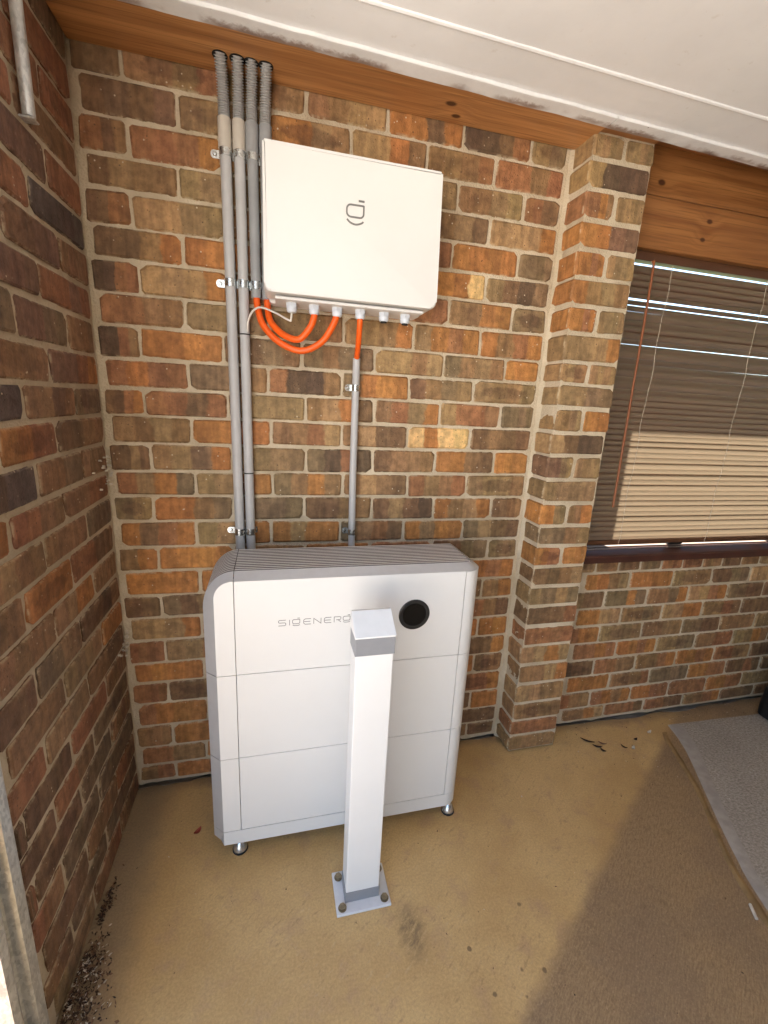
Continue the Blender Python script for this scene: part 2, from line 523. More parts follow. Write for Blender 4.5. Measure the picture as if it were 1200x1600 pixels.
def spline(pts, n=10):
    """Catmull-Rom through the points"""
    P = [Vector(p) for p in pts]
    P = [P[0]*2-P[1]] + P + [P[-1]*2-P[-2]]
    out = []
    for i in range(1, len(P)-2):
        for k in range(n):
            t = k/n
            a, b, c, d = P[i-1], P[i], P[i+1], P[i+2]
            out.append(.5*((2*b)+(c-a)*t+(2*a-5*b+4*c-d)*t*t+(3*b-a-3*c+d)*t**3))
    out.append(P[-2])
    return out
def lathe(prof, loc, seg=20, axis='z'):
    bm = bmesh.new()
    rings = []
    for r, h in prof:
        rg = []
        for k in range(seg):
            a = 2*math.pi*k/seg
            c, s_ = r*math.cos(a), r*math.sin(a)
            p = {'z': (c, s_, h), 'y': (c, h, s_), 'x': (h, c, s_)}[axis]
            rg.append(bm.verts.new(Vector(p)+Vector(loc)))
        rings.append(rg)
    for i in range(len(rings)-1):
        for k in range(seg):
            bm.faces.new((rings[i][k], rings[i][(k+1) % seg], rings[i+1][(k+1) % seg], rings[i+1][k]))
    bm.faces.new(rings[0][::-1]); bm.faces.new(rings[-1])
    return bm
def ribbon(bm, pts, wd, y0, y1, closed=False):
    """flat stroke in the x-z plane, mitred, from depth y0 (front) to y1"""
    P = [Vector((p[0], p[1])) for p in pts]
    n = len(P)
    L, Rt = [], []
    for i in range(n):
        a = P[i-1] if (i > 0 or closed) else None
        c = P[(i+1) % n] if (i < n-1 or closed) else None
        d1 = (P[i]-a).normalized() if a is not None else (c-P[i]).normalized()
        d2 = (c-P[i]).normalized() if c is not None else d1
        n1 = Vector((-d1.y, d1.x)); n2 = Vector((-d2.y, d2.x))
        m_ = (n1+n2).normalized()
        k = wd/2/max(.45, m_.dot(n1))
        L.append(P[i]+m_*k); Rt.append(P[i]-m_*k)
    F = [[bm.verts.new((q.x, yy, q.y)) for q in side] for yy in (y0, y1) for side in (L, Rt)]
    l0, r0, l1, r1 = F
    rng = range(n) if closed else range(n-1)
    for i in rng:
        j = (i+1) % n
        bm.faces.new((l0[i], l0[j], r0[j], r0[i]))
        bm.faces.new((l0[i], l1[i], l1[j], l0[j]))
        bm.faces.new((r0[i], r0[j], r1[j], r1[i]))
    if not closed:
        bm.faces.new((l0[0], r0[0], r1[0], l1[0])); bm.faces.new((l0[-1], l1[-1], r1[-1], r0[-1]))

# ------------------------------------------------------------------ brick kit
PAL = dict(o=(.375, .165, .052), O=(.46, .205, .060), r=(.290, .132, .066), d=(.165, .098, .056), k=(.085, .056, .040), b=(.255, .152, .078), v=(.262, .182, .098),
           g=(.190, .138, .084), t=(.355, .232, .122), y=(.70, .49, .24), p=(.190, .112, .080), s=(.075, .066, .066))
PAL = {k_: tuple(1.01*q_*(c_*.84+m_*.16) for c_, m_, q_ in zip(v_, (.275, .170, .088), (1.04, .985, .86))) for k_, v_ in PAL.items()}
def brick_mesh(name, L, D, Hh, seed):
    """brick with nibbled corners and softened face arris: 44 triangles"""
    rs = random.Random(seed)
    bm = bmesh.new()
    hx, hz = L/2, Hh/2
    out = []
    for sx, sz in ((-1, -1), (1, -1), (1, 1), (-1, 1)):
        big = rs.random() < (.20 if L > .15 else .08)
        cx_ = rs.uniform(.010, .020) if big else rs.uniform(.003, .009)
        cz_ = rs.uniform(.009, .016) if big else rs.uniform(.003, .008)
        jx, jz = rs.uniform(-.0030, .0016), rs.uniform(-.0030, .0016)
        a = (sx*(hx+jx), sz*(hz+jz-cz_)); b = (sx*(hx+jx-cx_), sz*(hz+jz))
        out += [a, b] if sx*sz > 0 else [b, a]
    fr, mid, bk = [], [], []
    for (x, z) in out:
        ins = rs.uniform(.0035, .0065)
        l_ = math.hypot(x, z)
        xi = x-math.copysign(min(ins, abs(x)), x); zi = z-math.copysign(min(ins, abs(z)), z)
        fr.append(bm.verts.new((xi, -D/2+rs.uniform(-.0012, .0010), zi)))
        mid.append(bm.verts.new((x, -D/2+rs.uniform(.0040, .0065), z)))
        bk.append(bm.verts.new((x, D/2, z)))
    bm.faces.new(fr)
    for k in range(8):
        bm.faces.new((fr[k], mid[k], mid[(k+1) % 8], fr[(k+1) % 8]))
        bm.faces.new((mid[k], bk[k], bk[(k+1) % 8], mid[(k+1) % 8]))
    bm.faces.new(bk[::-1])
    bmesh.ops.recalc_face_normals(bm, faces=bm.faces)
    me = bpy.data.meshes.new(name); bm.to_mesh(me); bm.free()
    me.materials.append(MT['brick'])
    return me
FULL = [brick_mesh('brick', .230, .090, .0765, i) for i in range(20)]
HALF = [brick_mesh('half_brick', .110, .090, .0765, 40+i) for i in range(14)]
def jit(c, rs, a=.12):
    k = 1+rs.uniform(-a, a)
    return [min(1, max(.01, v*k*(1+rs.uniform(-.04, .04)))) for v in c]
def put_brick(parent, cx_, cy_, cz_, wd, ht, code, rs, rotz=0.0, depth=.09, tint=(1, 1, 1)):
    src = FULL if wd > .165 else HALF
    L = .230 if wd > .165 else .110
    o = bpy.data.objects.new('brick', rs.choice(src))
    o.location = (cx_, cy_, cz_)
    o.rotation_euler = (rs.uniform(-.006, .006), rs.uniform(-.007, .007), rotz+rs.uniform(-.006, .006))
    o.scale = (wd/L, depth/.09, ht/.0765)
    n = len(code)
    for i in range(4):
        ch = code[min(n-1, int(i*n/4))]
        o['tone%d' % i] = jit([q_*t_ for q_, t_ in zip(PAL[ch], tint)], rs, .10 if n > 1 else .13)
    o['flash'] = rs.choice([0, 0, 0, .4, .9]) if n < 4 else 0.0
    return link(o, parent)
def mortar_sheet(origin, U, V, N, lu, lv, res, amp, seed, base=0.0, low=None):
    """uneven mortar bed: a grid pushed along N by noise; low(u) gives the ragged lower edge"""
    bm = bmesh.new()
    origin, U, V, N = Vector(origin), Vector(U), Vector(V), Vector(N)
    nu, nv = max(2, int(lu/res)), max(2, int(lv/res))
    g = []
    for j in range(nv+1):
        row = []
        for i in range(nu+1):
            u, v = lu*i/nu, lv*j/nv
            if low and j == 0: v = low(u)
            p = Vector((u*38+seed, v*38, seed*3.3)); q = Vector((u*120, v*120+seed, 1.7))
            d = amp*(noise.noise(p)*1.0+noise.noise(q)*.55)+base
            row.append(bm.verts.new(origin+U*u+V*v+N*d))
        g.append(row)
    for j in range(nv):
        for i in range(nu):
            bm.faces.new((g[j][i], g[j][i+1], g[j+1][i+1], g[j+1][i]))
    return bm

# ------------------------------------------------------------------ the setting
WX = -0.244           # face of the side wall
PX0, PX1, PY = 1.232, 1.462, -.108   # brick pier
def slab_edge(x):
    q = noise.noise(Vector((x*5.5, 2.2, 0)))*2.0+.45*noise.noise(Vector((x*40, 7, 0)))+.12
    if PX0-.006 < x < PX1+.004: return .02
    return -.001-.017*max(0.0, min(1.0, q))
be = [(x_, slab_edge(x_)) for x_ in [3.7-.02*i for i in range(198)] if x_ > WX-.02]
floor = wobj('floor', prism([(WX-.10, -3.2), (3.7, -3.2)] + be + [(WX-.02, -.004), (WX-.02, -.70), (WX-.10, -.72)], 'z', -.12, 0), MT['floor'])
tag(floor, kind='structure')
gb = bmesh.new()
bmesh.ops.create_grid(gb, x_segments=2, y_segments=2, size=150)
for v in gb.verts: v.co.z = -.05
tag(wobj('ground', gb, MT['ground']), kind='structure')
lw = bmesh.new()
for a_, b_ in ((-60, 60),):
    lw.faces.new([lw.verts.new(p) for p in ((a_, .75, -.045), (b_, .75, -.045), (b_, 70, -.045), (a_, 70, -.045))])
tag(wobj('bounce_blocker', lw, MT['bounce_blocker']), kind='structure')  # dark green sheet added to cut sunlight bounced onto the blind
ceil = wobj('ceiling', box(WX-.08, 3.7, -3.0, -.178, 2.2985, 2.32), MT['ceiling'])
tag(ceil, kind='structure')
cbm = prism([(-.338, 2.2995), (-.336, 2.2955), (-.331, 2.2938), (-.326, 2.2955), (-.324, 2.2995)], 'x', WX-.08, 3.7)
for v in cbm.verts: v.co.y += .020*(v.co.x-1.1)
wobj('cover_bead', cbm, MT['ceiling'], ceil)
rf = wobj('roof', box(WX-.16, 3.9, -3.05, .66, 2.42, 2.50), MT['roofmat'])
tag(rf, kind='structure')

# ------------------------------------------------------------------ back wall
ZL = [0.004, 0.086, 0.165, 0.259, 0.353, 0.437, 0.516, 0.603, 0.69, 0.773, 0.862, 0.947, 1.037, 1.121, 1.201, 1.288, 1.373, 1.453, 1.54, 1.633, 1.719, 1.807, 1.891, 1.981, 2.062, 2.15, 2.24, 2.326]
ZR = [-0.003, 0.085, 0.159, 0.245, 0.338, 0.429, 0.515, 0.602, 0.691, 0.777, 0.861, 0.946, 1.027, 1.116, 1.206, 1.296, 1.379, 1.467, 1.549, 1.626, 1.719, 1.806, 1.892, 1.978, 2.064, 2.15, 2.236, 2.322]
PERP = [[-0.117, 0.117, 0.361, 0.598, 0.841, 1.082], [-0.005, 0.234, 0.484, 0.717, 0.957], [-0.117, 0.126, 0.36, 0.604, 0.84, 1.082], [0.008, 0.236, 0.482, 0.724, 0.96], [-0.123, 0.123, 0.362, 0.595, 0.843, 1.081], [0.003, 0.238, 0.474, 0.724, 0.96], [-0.123, 0.123, 0.365, 0.603, 0.845, 1.079], [0.001, 0.244, 0.479, 0.725, 0.965], [-0.124, 0.115, 0.356, 0.597, 0.846, 1.079], [0.003, 0.242, 0.478, 0.72, 0.959], [-0.122, 0.118, 0.361, 0.601, 0.845, 1.086], [0.001, 0.245, 0.486, 0.727, 0.968], [-0.126, 0.122, 0.358, 0.6, 0.84, 1.08], [0.006, 0.251, 0.49, 0.732, 0.966], [-0.123, 0.123, 0.362, 0.596, 0.832, 1.07], [0.003, 0.248, 0.483, 0.72, 0.962], [-0.13, 0.114, 0.359, 0.594, 0.837, 1.077], [0.001, 0.24, 0.48, 0.714, 0.958], [-0.129, 0.106, 0.347, 0.588, 0.836, 1.074], [0.001, 0.245, 0.48, 0.72, 0.966], [-0.118, 0.124, 0.366, 0.602, 0.839, 1.079], [0.003, 0.236, 0.484, 0.726, 0.968], [-0.125, 0.125, 0.361, 0.603, 0.835, 1.078], [0.0, 0.237, 0.484, 0.721, 0.962], [-0.119, 0.117, 0.355, 0.604, 0.84, 1.078], [0.007, 0.246, 0.488, 0.727, 0.96], [-0.124, 0.13, 0.354, 0.597, 0.843, 1.082]]
CODE = ['br orv b r o db d', 'rbb or b o r dd', 'b oov r b o d oo', 'rooo o r b b rro', 'r dvv b o r o db', 'oOOo o b r o rddo', 'rr vbr o b r o oOo', 'tto o r b b drbd', 'd gdvd b o r d bo', 'OOo Ob o r b oro', 'bo oOOo b o r dg v',
        'odro vtvo ovoo gbrd OvOo gvdd', 'gv oobg g db dtdk obto db', 'rvog vvro gbob btbd rbbr vvb', 'dvd bvpo vv gkrk dbbb oobd Oo', 'bbvb ooro bbrt btdd yoyy dbdd', 'dro rdr vv btod brvo trrb g', 'rorr gdb rkkb goOo dbgv vtv', 'krb oOo dgb gbgg tbt gbvb O',
        'rrbb vg vbb tbo voro obro', 'kr tto b o r bo gg b', 'ddbo oor b o Ooy vdkg', 'dr tv b o r o g gb', 'dvbb v o b dbvd tto', 'rdb rrro b o r k bvv rd', 'dpdp v otb tob bbr rbr', 'd bvr vb bt odo kdr vg']
CODE[24] = 'rdb rrro b o dv bvv rd'
back = empty('brick_wall')
tag(back, 'mottled brown brick wall carrying the white box and grey pipes', 'wall')
rs = random.Random(5)
def lowedge(seed, a=.016):
    return lambda u: max(0.0, .016+a*noise.noise(Vector((u*9+seed, seed, 0)))+.006*noise.noise(Vector((u*50, seed, 2))))
wobj('mortar', mortar_sheet((WX-.01, 0, 0), (1, 0, 0), (0, 0, 1), (0, -1, 0), 1.53, 2.31, .0072, .0030, 3.0, base=-.0060, low=lowedge(1.3, .026)), MT['mortar'], back, smooth=True)
wobj('wall_core', box(WX-.12, 1.47, .094, .115, -.2, 2.425), MT['mortar'], back)
def zrow(x, k):
    t = (x+.244)/1.455
    return ZL[k]*(1-t)+ZR[k]*t
for k in range(27):
    e = [WX + (.002 if k % 2 == 0 else .014)] + PERP[k] + [1.216]
    codes = CODE[k].split()
    for i in range(len(e)-1):
        a, b = e[i]+.0036, e[i+1]-.0036
        if b-a < .03: continue
        xm = (a+b)/2
        z0, z1 = zrow(xm, k)+.0038, zrow(xm, k+1)-.0038
        if k == 0: z0 = .021
        code = codes[i] if i < len(codes) else rs.choice('obrdv')
        put_brick(back, xm, .045+rs.uniform(-.0016, .0016), (z0+z1)/2, b-a, z1-z0, code, rs)

# ------------------------------------------------------------------ pier
PIER = ['b', 'rr', 'b', 'tb', 'bto', 'tot', 'rrr', 'dddr', 'vgtg', 'dbv', 'or|o', 'gbv', 'Ov|bo', 'v', 'pv|v', 'tdkk', 'bv|o', 'vg', 'tb|t', 'vvto', 'oro|v', 'obvb', 'oro|v', 'oopp', 'rob|v', 'tkkk', 'tv|v']
pier = empty('brick_pier', (1.347, PY/2, 0))
tag(pier, 'narrow brown brick pier projecting between the wall and the blind', 'pier')
def pier_mortar():
    bm = mortar_sheet((PX0+.004, PY+.005, 0), (1, 0, 0), (0, 0, 1), (0, -1, 0), PX1-PX0-.008, 2.31, .008, .0018, 8.0, low=lowedge(4, .006))
    join(bm, mortar_sheet((PX0+.005, .004, 0), (0, -1, 0), (0, 0, 1), (-1, 0, 0), -PY-.001, 2.31, .008, .0020, 5.0, low=lowedge(5, .006)))
    join(bm, mortar_sheet((PX1-.005, PY+.004, 0), (0, 1, 0), (0, 0, 1), (1, 0, 0), -PY+.10, 2.31, .014, .0018, 6.0))
    return bm
wobj('mortar', pier_mortar(), MT['mortar'], pier, smooth=True)
# thick mortar fillet in the inner corner
fb = bmesh.new(); rng = []
for j in range(150):
    z = 2.30*j/149
    q = .006+.005*noise.noise(Vector((z*14, 3, 0)))+.003*noise.noise(Vector((z*60, 8, 0)))
    rng.append([fb.verts.new((PX0-.002-q, .006, z)), fb.verts.new((PX0-.001-q*.35, -.003-q*.3, z)), fb.verts.new((PX0+.008, -.008-q*.5, z))])
for j in range(149):
    for a in (0, 1): fb.faces.new((rng[j][a], rng[j][a+1], rng[j+1][a+1], rng[j+1][a]))
wobj('mortar_fillet', fb, MT['mortar'], pier, smooth=True)
for k in range(27):
    z0, z1 = ZR[k]+.0042, ZR[k+1]-.0042
    if k == 0: z0 = .012
    if k == 26: z1 = 2.303
    dx = rs.uniform(-.004, .004)
    parts = PIER[k].split('|')
    n = len(parts)
    for i, code in enumerate(parts):
        a = PX0+dx+(PX1-PX0)*i/n+(.005 if i else 0); b = PX0+dx+(PX1-PX0)*(i+1)/n-(.005 if i < n-1 else 0)
        o = put_brick(pier, (a+b)/2-1.347, (PY+.012)/2-PY/2+rs.uniform(-.0015, .0015), (z0+z1)/2, b-a, z1-z0, code, rs, depth=-PY+.010)

# ------------------------------------------------------------------ wall under the window
RW = [[1.805, 2.039, 2.28, 2.523, 2.757], [1.712, 1.943, 2.172, 2.408, 2.647], [1.804, 2.036, 2.271, 2.514, 2.748], [1.7, 1.935, 2.171, 2.41, 2.649], [1.805, 2.037, 2.27, 2.509], [1.696, 1.931, 2.166, 2.4, 2.627], [1.796, 2.028, 2.264, 2.51], [1.691, 1.92, 2.156, 2.394, 2.626], [1.809, 2.046, 2.277, 2.512]]
RWC = ['bot rrd rdd bro dd d', 'rb robo or rr or v', 'oo bbr g or drd d', 'kd rbb bro oro rb d', 'ror oro vg br vob', 'ro v dvb gd b v', 'ot bgb too brd d', 'vd gog bgo tro gd d', 'obv oo vb dg t']
low = empty('brick_wall', (2.2, 0, 0))
tag(low, 'low brick wall under the window sill, right of the pier', 'wall')
wobj('mortar', mortar_sheet((PX1-.02, 0, 0), (1, 0, 0), (0, 0, 1), (0, -1, 0), 2.2, .845, .009, .0027, 13.0, base=-.0060, low=lowedge(7.7, .026)), MT['mortar'], low, smooth=True)
wobj('wall_core', box(PX1-.02, 3.7, .094, .115, -.2, .845), MT['mortar'], low)
for k in range(10):
    z0, z1 = k*.086+.0044, (k+1)*.086-.0044
    if k == 0: z0 = .021
    if k < 9:
        e = [RW[k][0]-.236] + RW[k]
        while e[-1] < 3.5: e.append(e[-1]+.238)
        codes = RWC[k].split()
    else:
        e = [1.5+.117*i for i in range(18)]; codes = []
        z0, z1 = .779, .838
    for i in range(len(e)-1):
        a, b = e[i]+.005, e[i+1]-.005
        code = codes[i] if i < len(codes) else rs.choice('bdvgr')
        put_brick(low, (a+b)/2-2.2, .045+rs.uniform(-.0015, .0015)-(0 if k < 9 else .0), (z0+z1)/2, b-a, z1-z0, code, rs)

# ------------------------------------------------------------------ side wall (left)
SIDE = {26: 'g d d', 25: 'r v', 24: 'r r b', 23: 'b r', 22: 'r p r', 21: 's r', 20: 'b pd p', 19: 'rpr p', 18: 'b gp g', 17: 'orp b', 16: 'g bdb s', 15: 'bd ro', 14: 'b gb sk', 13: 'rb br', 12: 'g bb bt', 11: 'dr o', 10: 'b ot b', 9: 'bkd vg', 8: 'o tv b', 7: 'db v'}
side = empty('brick_wall', (WX, -.35, 0))
tag(side, 'shaded brick side wall at the left with dusty joints and cobwebs', 'wall')
wobj('mortar', mortar_sheet((WX, .02, 0), (0, -1, 0), (0, 0, 1), (1, 0, 0), .72, 2.45, .0080, .0030, 21.0, base=-.0056, low=lowedge(9.1)), MT['mortar'], side, smooth=True)
wobj('wall_core', box(WX-.066, WX-.058, -.70, .10, 0, 2.45), MT['mortar'], side)
wobj('wall_end', box(WX-.066, WX-.004, -.703, -.697, 0, 2.45), MT['mortar'], side)
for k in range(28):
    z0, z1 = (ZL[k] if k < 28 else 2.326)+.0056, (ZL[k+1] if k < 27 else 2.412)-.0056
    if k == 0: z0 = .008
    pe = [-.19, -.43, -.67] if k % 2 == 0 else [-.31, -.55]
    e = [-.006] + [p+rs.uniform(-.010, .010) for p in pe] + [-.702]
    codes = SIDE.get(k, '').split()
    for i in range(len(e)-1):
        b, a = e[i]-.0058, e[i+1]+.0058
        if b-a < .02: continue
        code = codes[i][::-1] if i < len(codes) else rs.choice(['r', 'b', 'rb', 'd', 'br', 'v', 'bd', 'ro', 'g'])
        put_brick(side, -.028+rs.uniform(-.002, .002), (a+b)/2+.35, (z0+z1)/2, b-a, z1-z0, code, rs, rotz=math.pi/2, depth=.056, tint=(.92, .92, 1.12))  # tint puts a purplish lens haze into the colour of these bricks

# unseen walls added right and rear so daylight comes from the left
ew = wobj('end_blocker', box(3.7, 3.82, -3.0, .1, 0, 2.42), MT['brownblock'])
tag(ew, 'unseen brown wall added beyond the right edge to block daylight', 'wall')
rw = wobj('rear_blocker', box(0.15, 3.7, -3.12, -3.0, 0, 2.42), MT['brownblock'])
tag(rw, 'unseen brown wall added behind the camera to block daylight', 'wall')
# unseen wall added outside the window to shade the left of the blind
ow = wobj('outer_blocker', box(1.30, 1.475, .13, .62, 0, 2.42), MT['render'])
tag(ow, 'unseen pale wall added outside the window to shade the blind', 'wall')

# ------------------------------------------------------------------ timber and ceiling trim
beam = empty('timber_beam', (.48, -.066, 2.298))
tag(beam, 'orange brown pine plate along the wall top with pipes entering it', 'beam')
wobj('plank', box(WX+.002, PX0+.012, -.172, -.002, 2.298, 2.36, .003), MT['beam'], beam)
FLEX = [(.1295, -.0704), (.1719, -.0709), (.2068, -.0686), (.2442, -.0692)]
for (hx, hy) in FLEX:
    hb = lathe([(.0195, 2.2976), (.0195, 2.2968)], (hx-.001, hy, 0), 24)
    wobj('hole_disc', hb, MT['hole_disc'], beam)  # dark disc painted as the shade inside the pipe opening
def trim(x0, x1, lab):
    bm = prism([(-.151, 2.2972), (-.151, 2.2920), (-.153, 2.2900), (-.199, 2.2900), (-.201, 2.2915), (-.202, 2.2978), (-.180, 2.2978), (-.178, 2.2972)], 'x', x0, x1)
    bmesh.ops.subdivide_edges(bm, edges=[e for e in bm.edges if abs(e.verts[0].co.x-e.verts[1].co.x) > .2], cuts=60)
    for v in bm.verts:
        v.co.y += .024*(min(v.co.x, 1.9)-1.2)+.003*noise.noise(Vector((v.co.x*9, 1, 0)))+.0012*noise.noise(Vector((v.co.x*55, 4, v.co.y*60)))
        if v.co.z < 2.295: v.co.z += .0016*noise.noise(Vector((v.co.x*6, 7, 0)))
    return tag(wobj('ceiling_trim', bm, MT['trim']), lab, 'trim', 'white ceiling trims')
trim(WX+.002, 1.2355, 'long peeling white trim strip along the ceiling over the pine plate')
trim(1.2385, 3.6, 'white trim strip along the ceiling right of the joint above the pier')
lintel = empty('lintel_boards', (2.3, 0, 2.2))
tag(lintel, 'orange pine boards with knots above the window blind', 'timber')
wobj('board', box(PX1-.01, 3.6, -.010, .03, 2.2150, 2.425, .002), MT['boards'], lintel)
wobj('board', box(PX1-.01, 3.6, -.012, .03, 2.046, 2.2118, .002), MT['boards'], lintel)
wobj('blocking', box(PX0+.004, PX1-.004, -.150, .09, 2.306, 2.36), MT['boards'], lintel)
wobj('soffit_strip', box(PX1-.01, 3.6, -.134, -.011, 2.36, 2.37), MT['boards'], lintel)

# ------------------------------------------------------------------ window
win = empty('window', (2.3, .06, .85))
tag(win, 'window with dark red timber frame and sunlit sill behind the blind', 'window')
sill = wobj('sill', prism([(-.035, .836), (-.035, .862), (-.028, .868), (.115, .884), (.115, .836)], 'x', PX1+.002, 3.6, .002), MT['joinery'], win)
wobj('bottom_rail', box(PX1+.03, 3.6, .074, .108, .882, .906, .003), MT['joinery'], win)
wobj('track', box(PX1+.03, 3.6, .028, .036, .8735, .8780, .001), MT['track'], win)
wobj('track', box(PX1+.03, 3.6, .047, .068, .8765, .8825, .001), MT['track'], win)
wobj('jamb', box(PX1+.004, PX1+.034, .045, .112, .885, 2.044, .002), MT['joinery'], win)
wobj('head', box(PX1+.036, 3.6, .060, .112, 2.036, 2.046, .002), MT['joinery'], win)
wobj('mullion', box(2.62, 2.66, .075, .108, .908, 2.035, .002), MT['joinery'], win)
wobj('pane', box(PX1+.035, 2.618, .088, .092, .908, 2.035), MT['glass'], win)
wobj('pane', box(2.662, 3.6, .088, .092, .908, 2.035), MT['glass'], win)
wobj('latch', box(2.02, 2.10, .040, .062, .885, .902, .003), MT['rubber'], win)

blind = empty('venetian_blind', (2.3, .035, 1.5))
tag(blind, 'brown venetian blind with closed slats hanging in the window', 'blind')
wobj('headrail', box(PX1+.045, 3.55, .012, .048, 2.014, 2.045, .002), MT['headrail'], blind)
SL, NS = .0305, 47
def slat_mesh():
    bm = bmesh.new()
    x0, x1 = -0.77, 1.25
    n = 6; A = R(84)
    top, bot = [], []
    for i in range(n+1):
        t = i/n-.5
        c = .0034*(1-4*t*t)
        yy = SL*t*math.cos(A)-c*math.sin(A); zz = SL*t*math.sin(A)+c*math.cos(A)
        top.append((yy, zz)); bot.append((yy+.0007*math.sin(A), zz-.0007*math.cos(A)))
    poly = top+bot[::-1]
    v = [[bm.verts.new((x, p[0], p[1])) for p in poly] for x in (x0, x1)]
    m_ = len(poly)
    for i in range(m_): bm.faces.new((v[0][i], v[0][(i+1) % m_], v[1][(i+1) % m_], v[1][i]))
    bm.faces.new(v[0]); bm.faces.new(v[1][::-1])
    bmesh.ops.recalc_face_normals(bm, faces=bm.faces)
    me = bpy.data.meshes.new('slat'); bm.to_mesh(me); bm.free(); me.materials.append(MT['slat'])
    return me
sm = slat_mesh()
rb = random.Random(4)
OPEN = {4: (-.58, .0022), 5: (-.64, .0004), 6: (-.58, .0024), 8: (-.52, -.0012), 11: (-.62, .0012), 12: (-.58, .0030), 14: (-.58, -.0010), 15: (-.60, .0014), 17: (-.60, .0036), 19: (-.58, .0004)}
for i in range(NS):
    o = bpy.data.objects.new('slat', sm)
    z = 1.989-(1.989-.922)*i/(NS-1)
    ox, tw = OPEN.get(i, (0, 0))
    o.location = (rb.uniform(-.002, .002), rb.uniform(-.001, .001), z-1.5+rb.uniform(-.0007, .0007))
    o.rotation_euler = (ox+rb.uniform(-.03, .03), tw+rb.uniform(-.0007, .0007), 0)
    link(o, blind)
wobj('bottom_rail', box(PX1+.06, 3.54, .020, .050, .899, .919, .004), MT['headrail'], blind)
for xx in (1.722, 2.198, 2.75):
    pts = [(xx+.004*math.sin(j*.9)+.012*(1-j/24), .019+.002*math.sin(j*2.1), 2.012-j*(2.012-.90)/24) for j in range(25)]
    wobj('cord', tube(pts, .0011, 6), MT['cord'], blind)
wobj('wand', tube(spline([(1.626, .004, 2.012), (1.628, -.004, 1.96), (1.634, -.003, 1.5), (1.642, -.002, 1.074)], 6), .0047, 10), MT['wand'], blind, smooth=True)

# ------------------------------------------------------------------ gateway box on the wall
gw = empty('gateway_box', (.48, -.09, 1.73))
tag(gw, 'white wall-mounted electrical box with grey logo beside the pipes', 'electrical box')
def cover():
    poly = rrect(.2325, .7275, 1.7315, 2.0865, (.020, .020, .005, .005), 7)
    bm = prism(poly, 'y', -.171, -.060, .007, 3)
    for v in bm.verts:
        t = (2.0865-v.co.z)/.358
        v.co.x += (t-.5)*.010 if v.co.x > .5 else 0
    return bm
cov = wobj('cover', cover(), MT['white'], gw, smooth=True)
wobj('rear_case', prism(rrect(.246, .716, 1.722, 2.078, (.012, .012, .008, .008), 4), 'y', -.059, -.012), MT['white'], gw)
wobj('base_plate', box(.262, .70, -.150, -.062, 1.7185, 1.7275, .003), MT['white'], gw)
lg = bmesh.new()
ribbon(lg, rrect(.4535, .5005, 1.941, 1.9705, (.011, .010, .001, .011), 4), .0044, -.1722, -.1705, closed=True)
ribbon(lg, spline([(.4545, .0, 1.9345), (.464, 0, 1.9270), (.479, 0, 1.9235), (.494, 0, 1.9275), (.5005, 0, 1.9325)], 4) and [(p.x, p.z) for p in spline([(.4545, .0, 1.9345), (.464, 0, 1.9270), (.479, 0, 1.9235), (.494, 0, 1.9275), (.5005, 0, 1.9325)], 4)], .0044, -.1722, -.1705)
ribbon(lg, [(.4855, 1.9815), (.5018, 1.9815)], .0050, -.1722, -.1705)
wobj('logo', lg, MT['print'], cov)
GL = [(.3095, 1), (.3741, 1), (.4421, 1), (.5119, 1), (.5857, 0), (.6531, 0)]
for gx_, used in GL:
    hx6 = [(.0165*math.cos(R(60*i+15)), .0165*math.sin(R(60*i+15))) for i in range(6)]
    g = prism([(gx_+a, -.11+b) for a, b in hx6], 'z', 1.7185, 1.708, 0)
    join(g, lathe([(.0150, 1.7078), (.0150, 1.699), (.0125, 1.6935), (.010, 1.6925)], (gx_, -.11, 0), 18))
    go = wobj('cable_gland', g, MT['gland'], gw)
    if not used:
        wobj('plug', lathe([(.0098, 1.6922), (.0098, 1.6885)], (gx_, -.11, 0), 16), MT['rubber'], go)

# ------------------------------------------------------------------ conduits
def conduit(lab, x_top, x_bot, z_bot, idx, pipe, coup, rad, marks=()):
    y = -.022
    zc = 2.19
    root = empty('conduit', (x_bot, y, z_bot))
    tag(root, lab, 'pipe', 'grey pipes on the wall')
    xm = x_bot+(x_top-x_bot)*((2.13-z_bot)/(2.19-z_bot))
    wobj('pipe', tube([(x_bot, y, z_bot), (xm, y, 2.13)], rad, 20), MT[pipe], root, smooth=True)
    wobj('coupling', lathe([(rad+.0005, 2.112), (rad+.0028, 2.1125), (rad+.0028, 2.184), (rad+.0004, 2.1845)], (x_top, y, 0), 22), MT[coup], root, smooth=True)
    hx, hy = FLEX[idx]
    path = spline([(x_top, y, 2.18), (x_top+(hx-x_top)*.15, y-.004, 2.215), (x_top+(hx-x_top)*.5, y-.018, 2.255), (hx, hy, 2.299), (hx+.001, hy-.012, 2.32)], 44)
    path = path[:-32]
    acc = [0.0]
    for q0, q1 in zip(path, path[1:]): acc.append(acc[-1]+(q1-q0).length)
    fine = []; ns_ = int(acc[-1]/.00145); j_ = 0
    for k_ in range(ns_+1):
        d_ = acc[-1]*k_/ns_
        while j_ < len(acc)-2 and acc[j_+1] < d_: j_ += 1
        fine.append(path[j_].lerp(path[j_+1], (d_-acc[j_])/max(1e-9, acc[j_+1]-acc[j_])))
    path = fine
    wobj('flexible_sleeve', tube(path, rad, 18, radf=lambda i: (rad+.0006) if (i % 4) < 2 else rad-.0038), MT['flex'], root, smooth=True)
    for mz in marks:
        t = (mz-z_bot)/(2.13-z_bot)
        wobj('joint_band', lathe([(rad+.0006, mz-.0018), (rad+.0006, mz+.0018)], (x_bot+(xm-x_bot)*t, y, 0), 20), MT['rubber'], root)
    return root
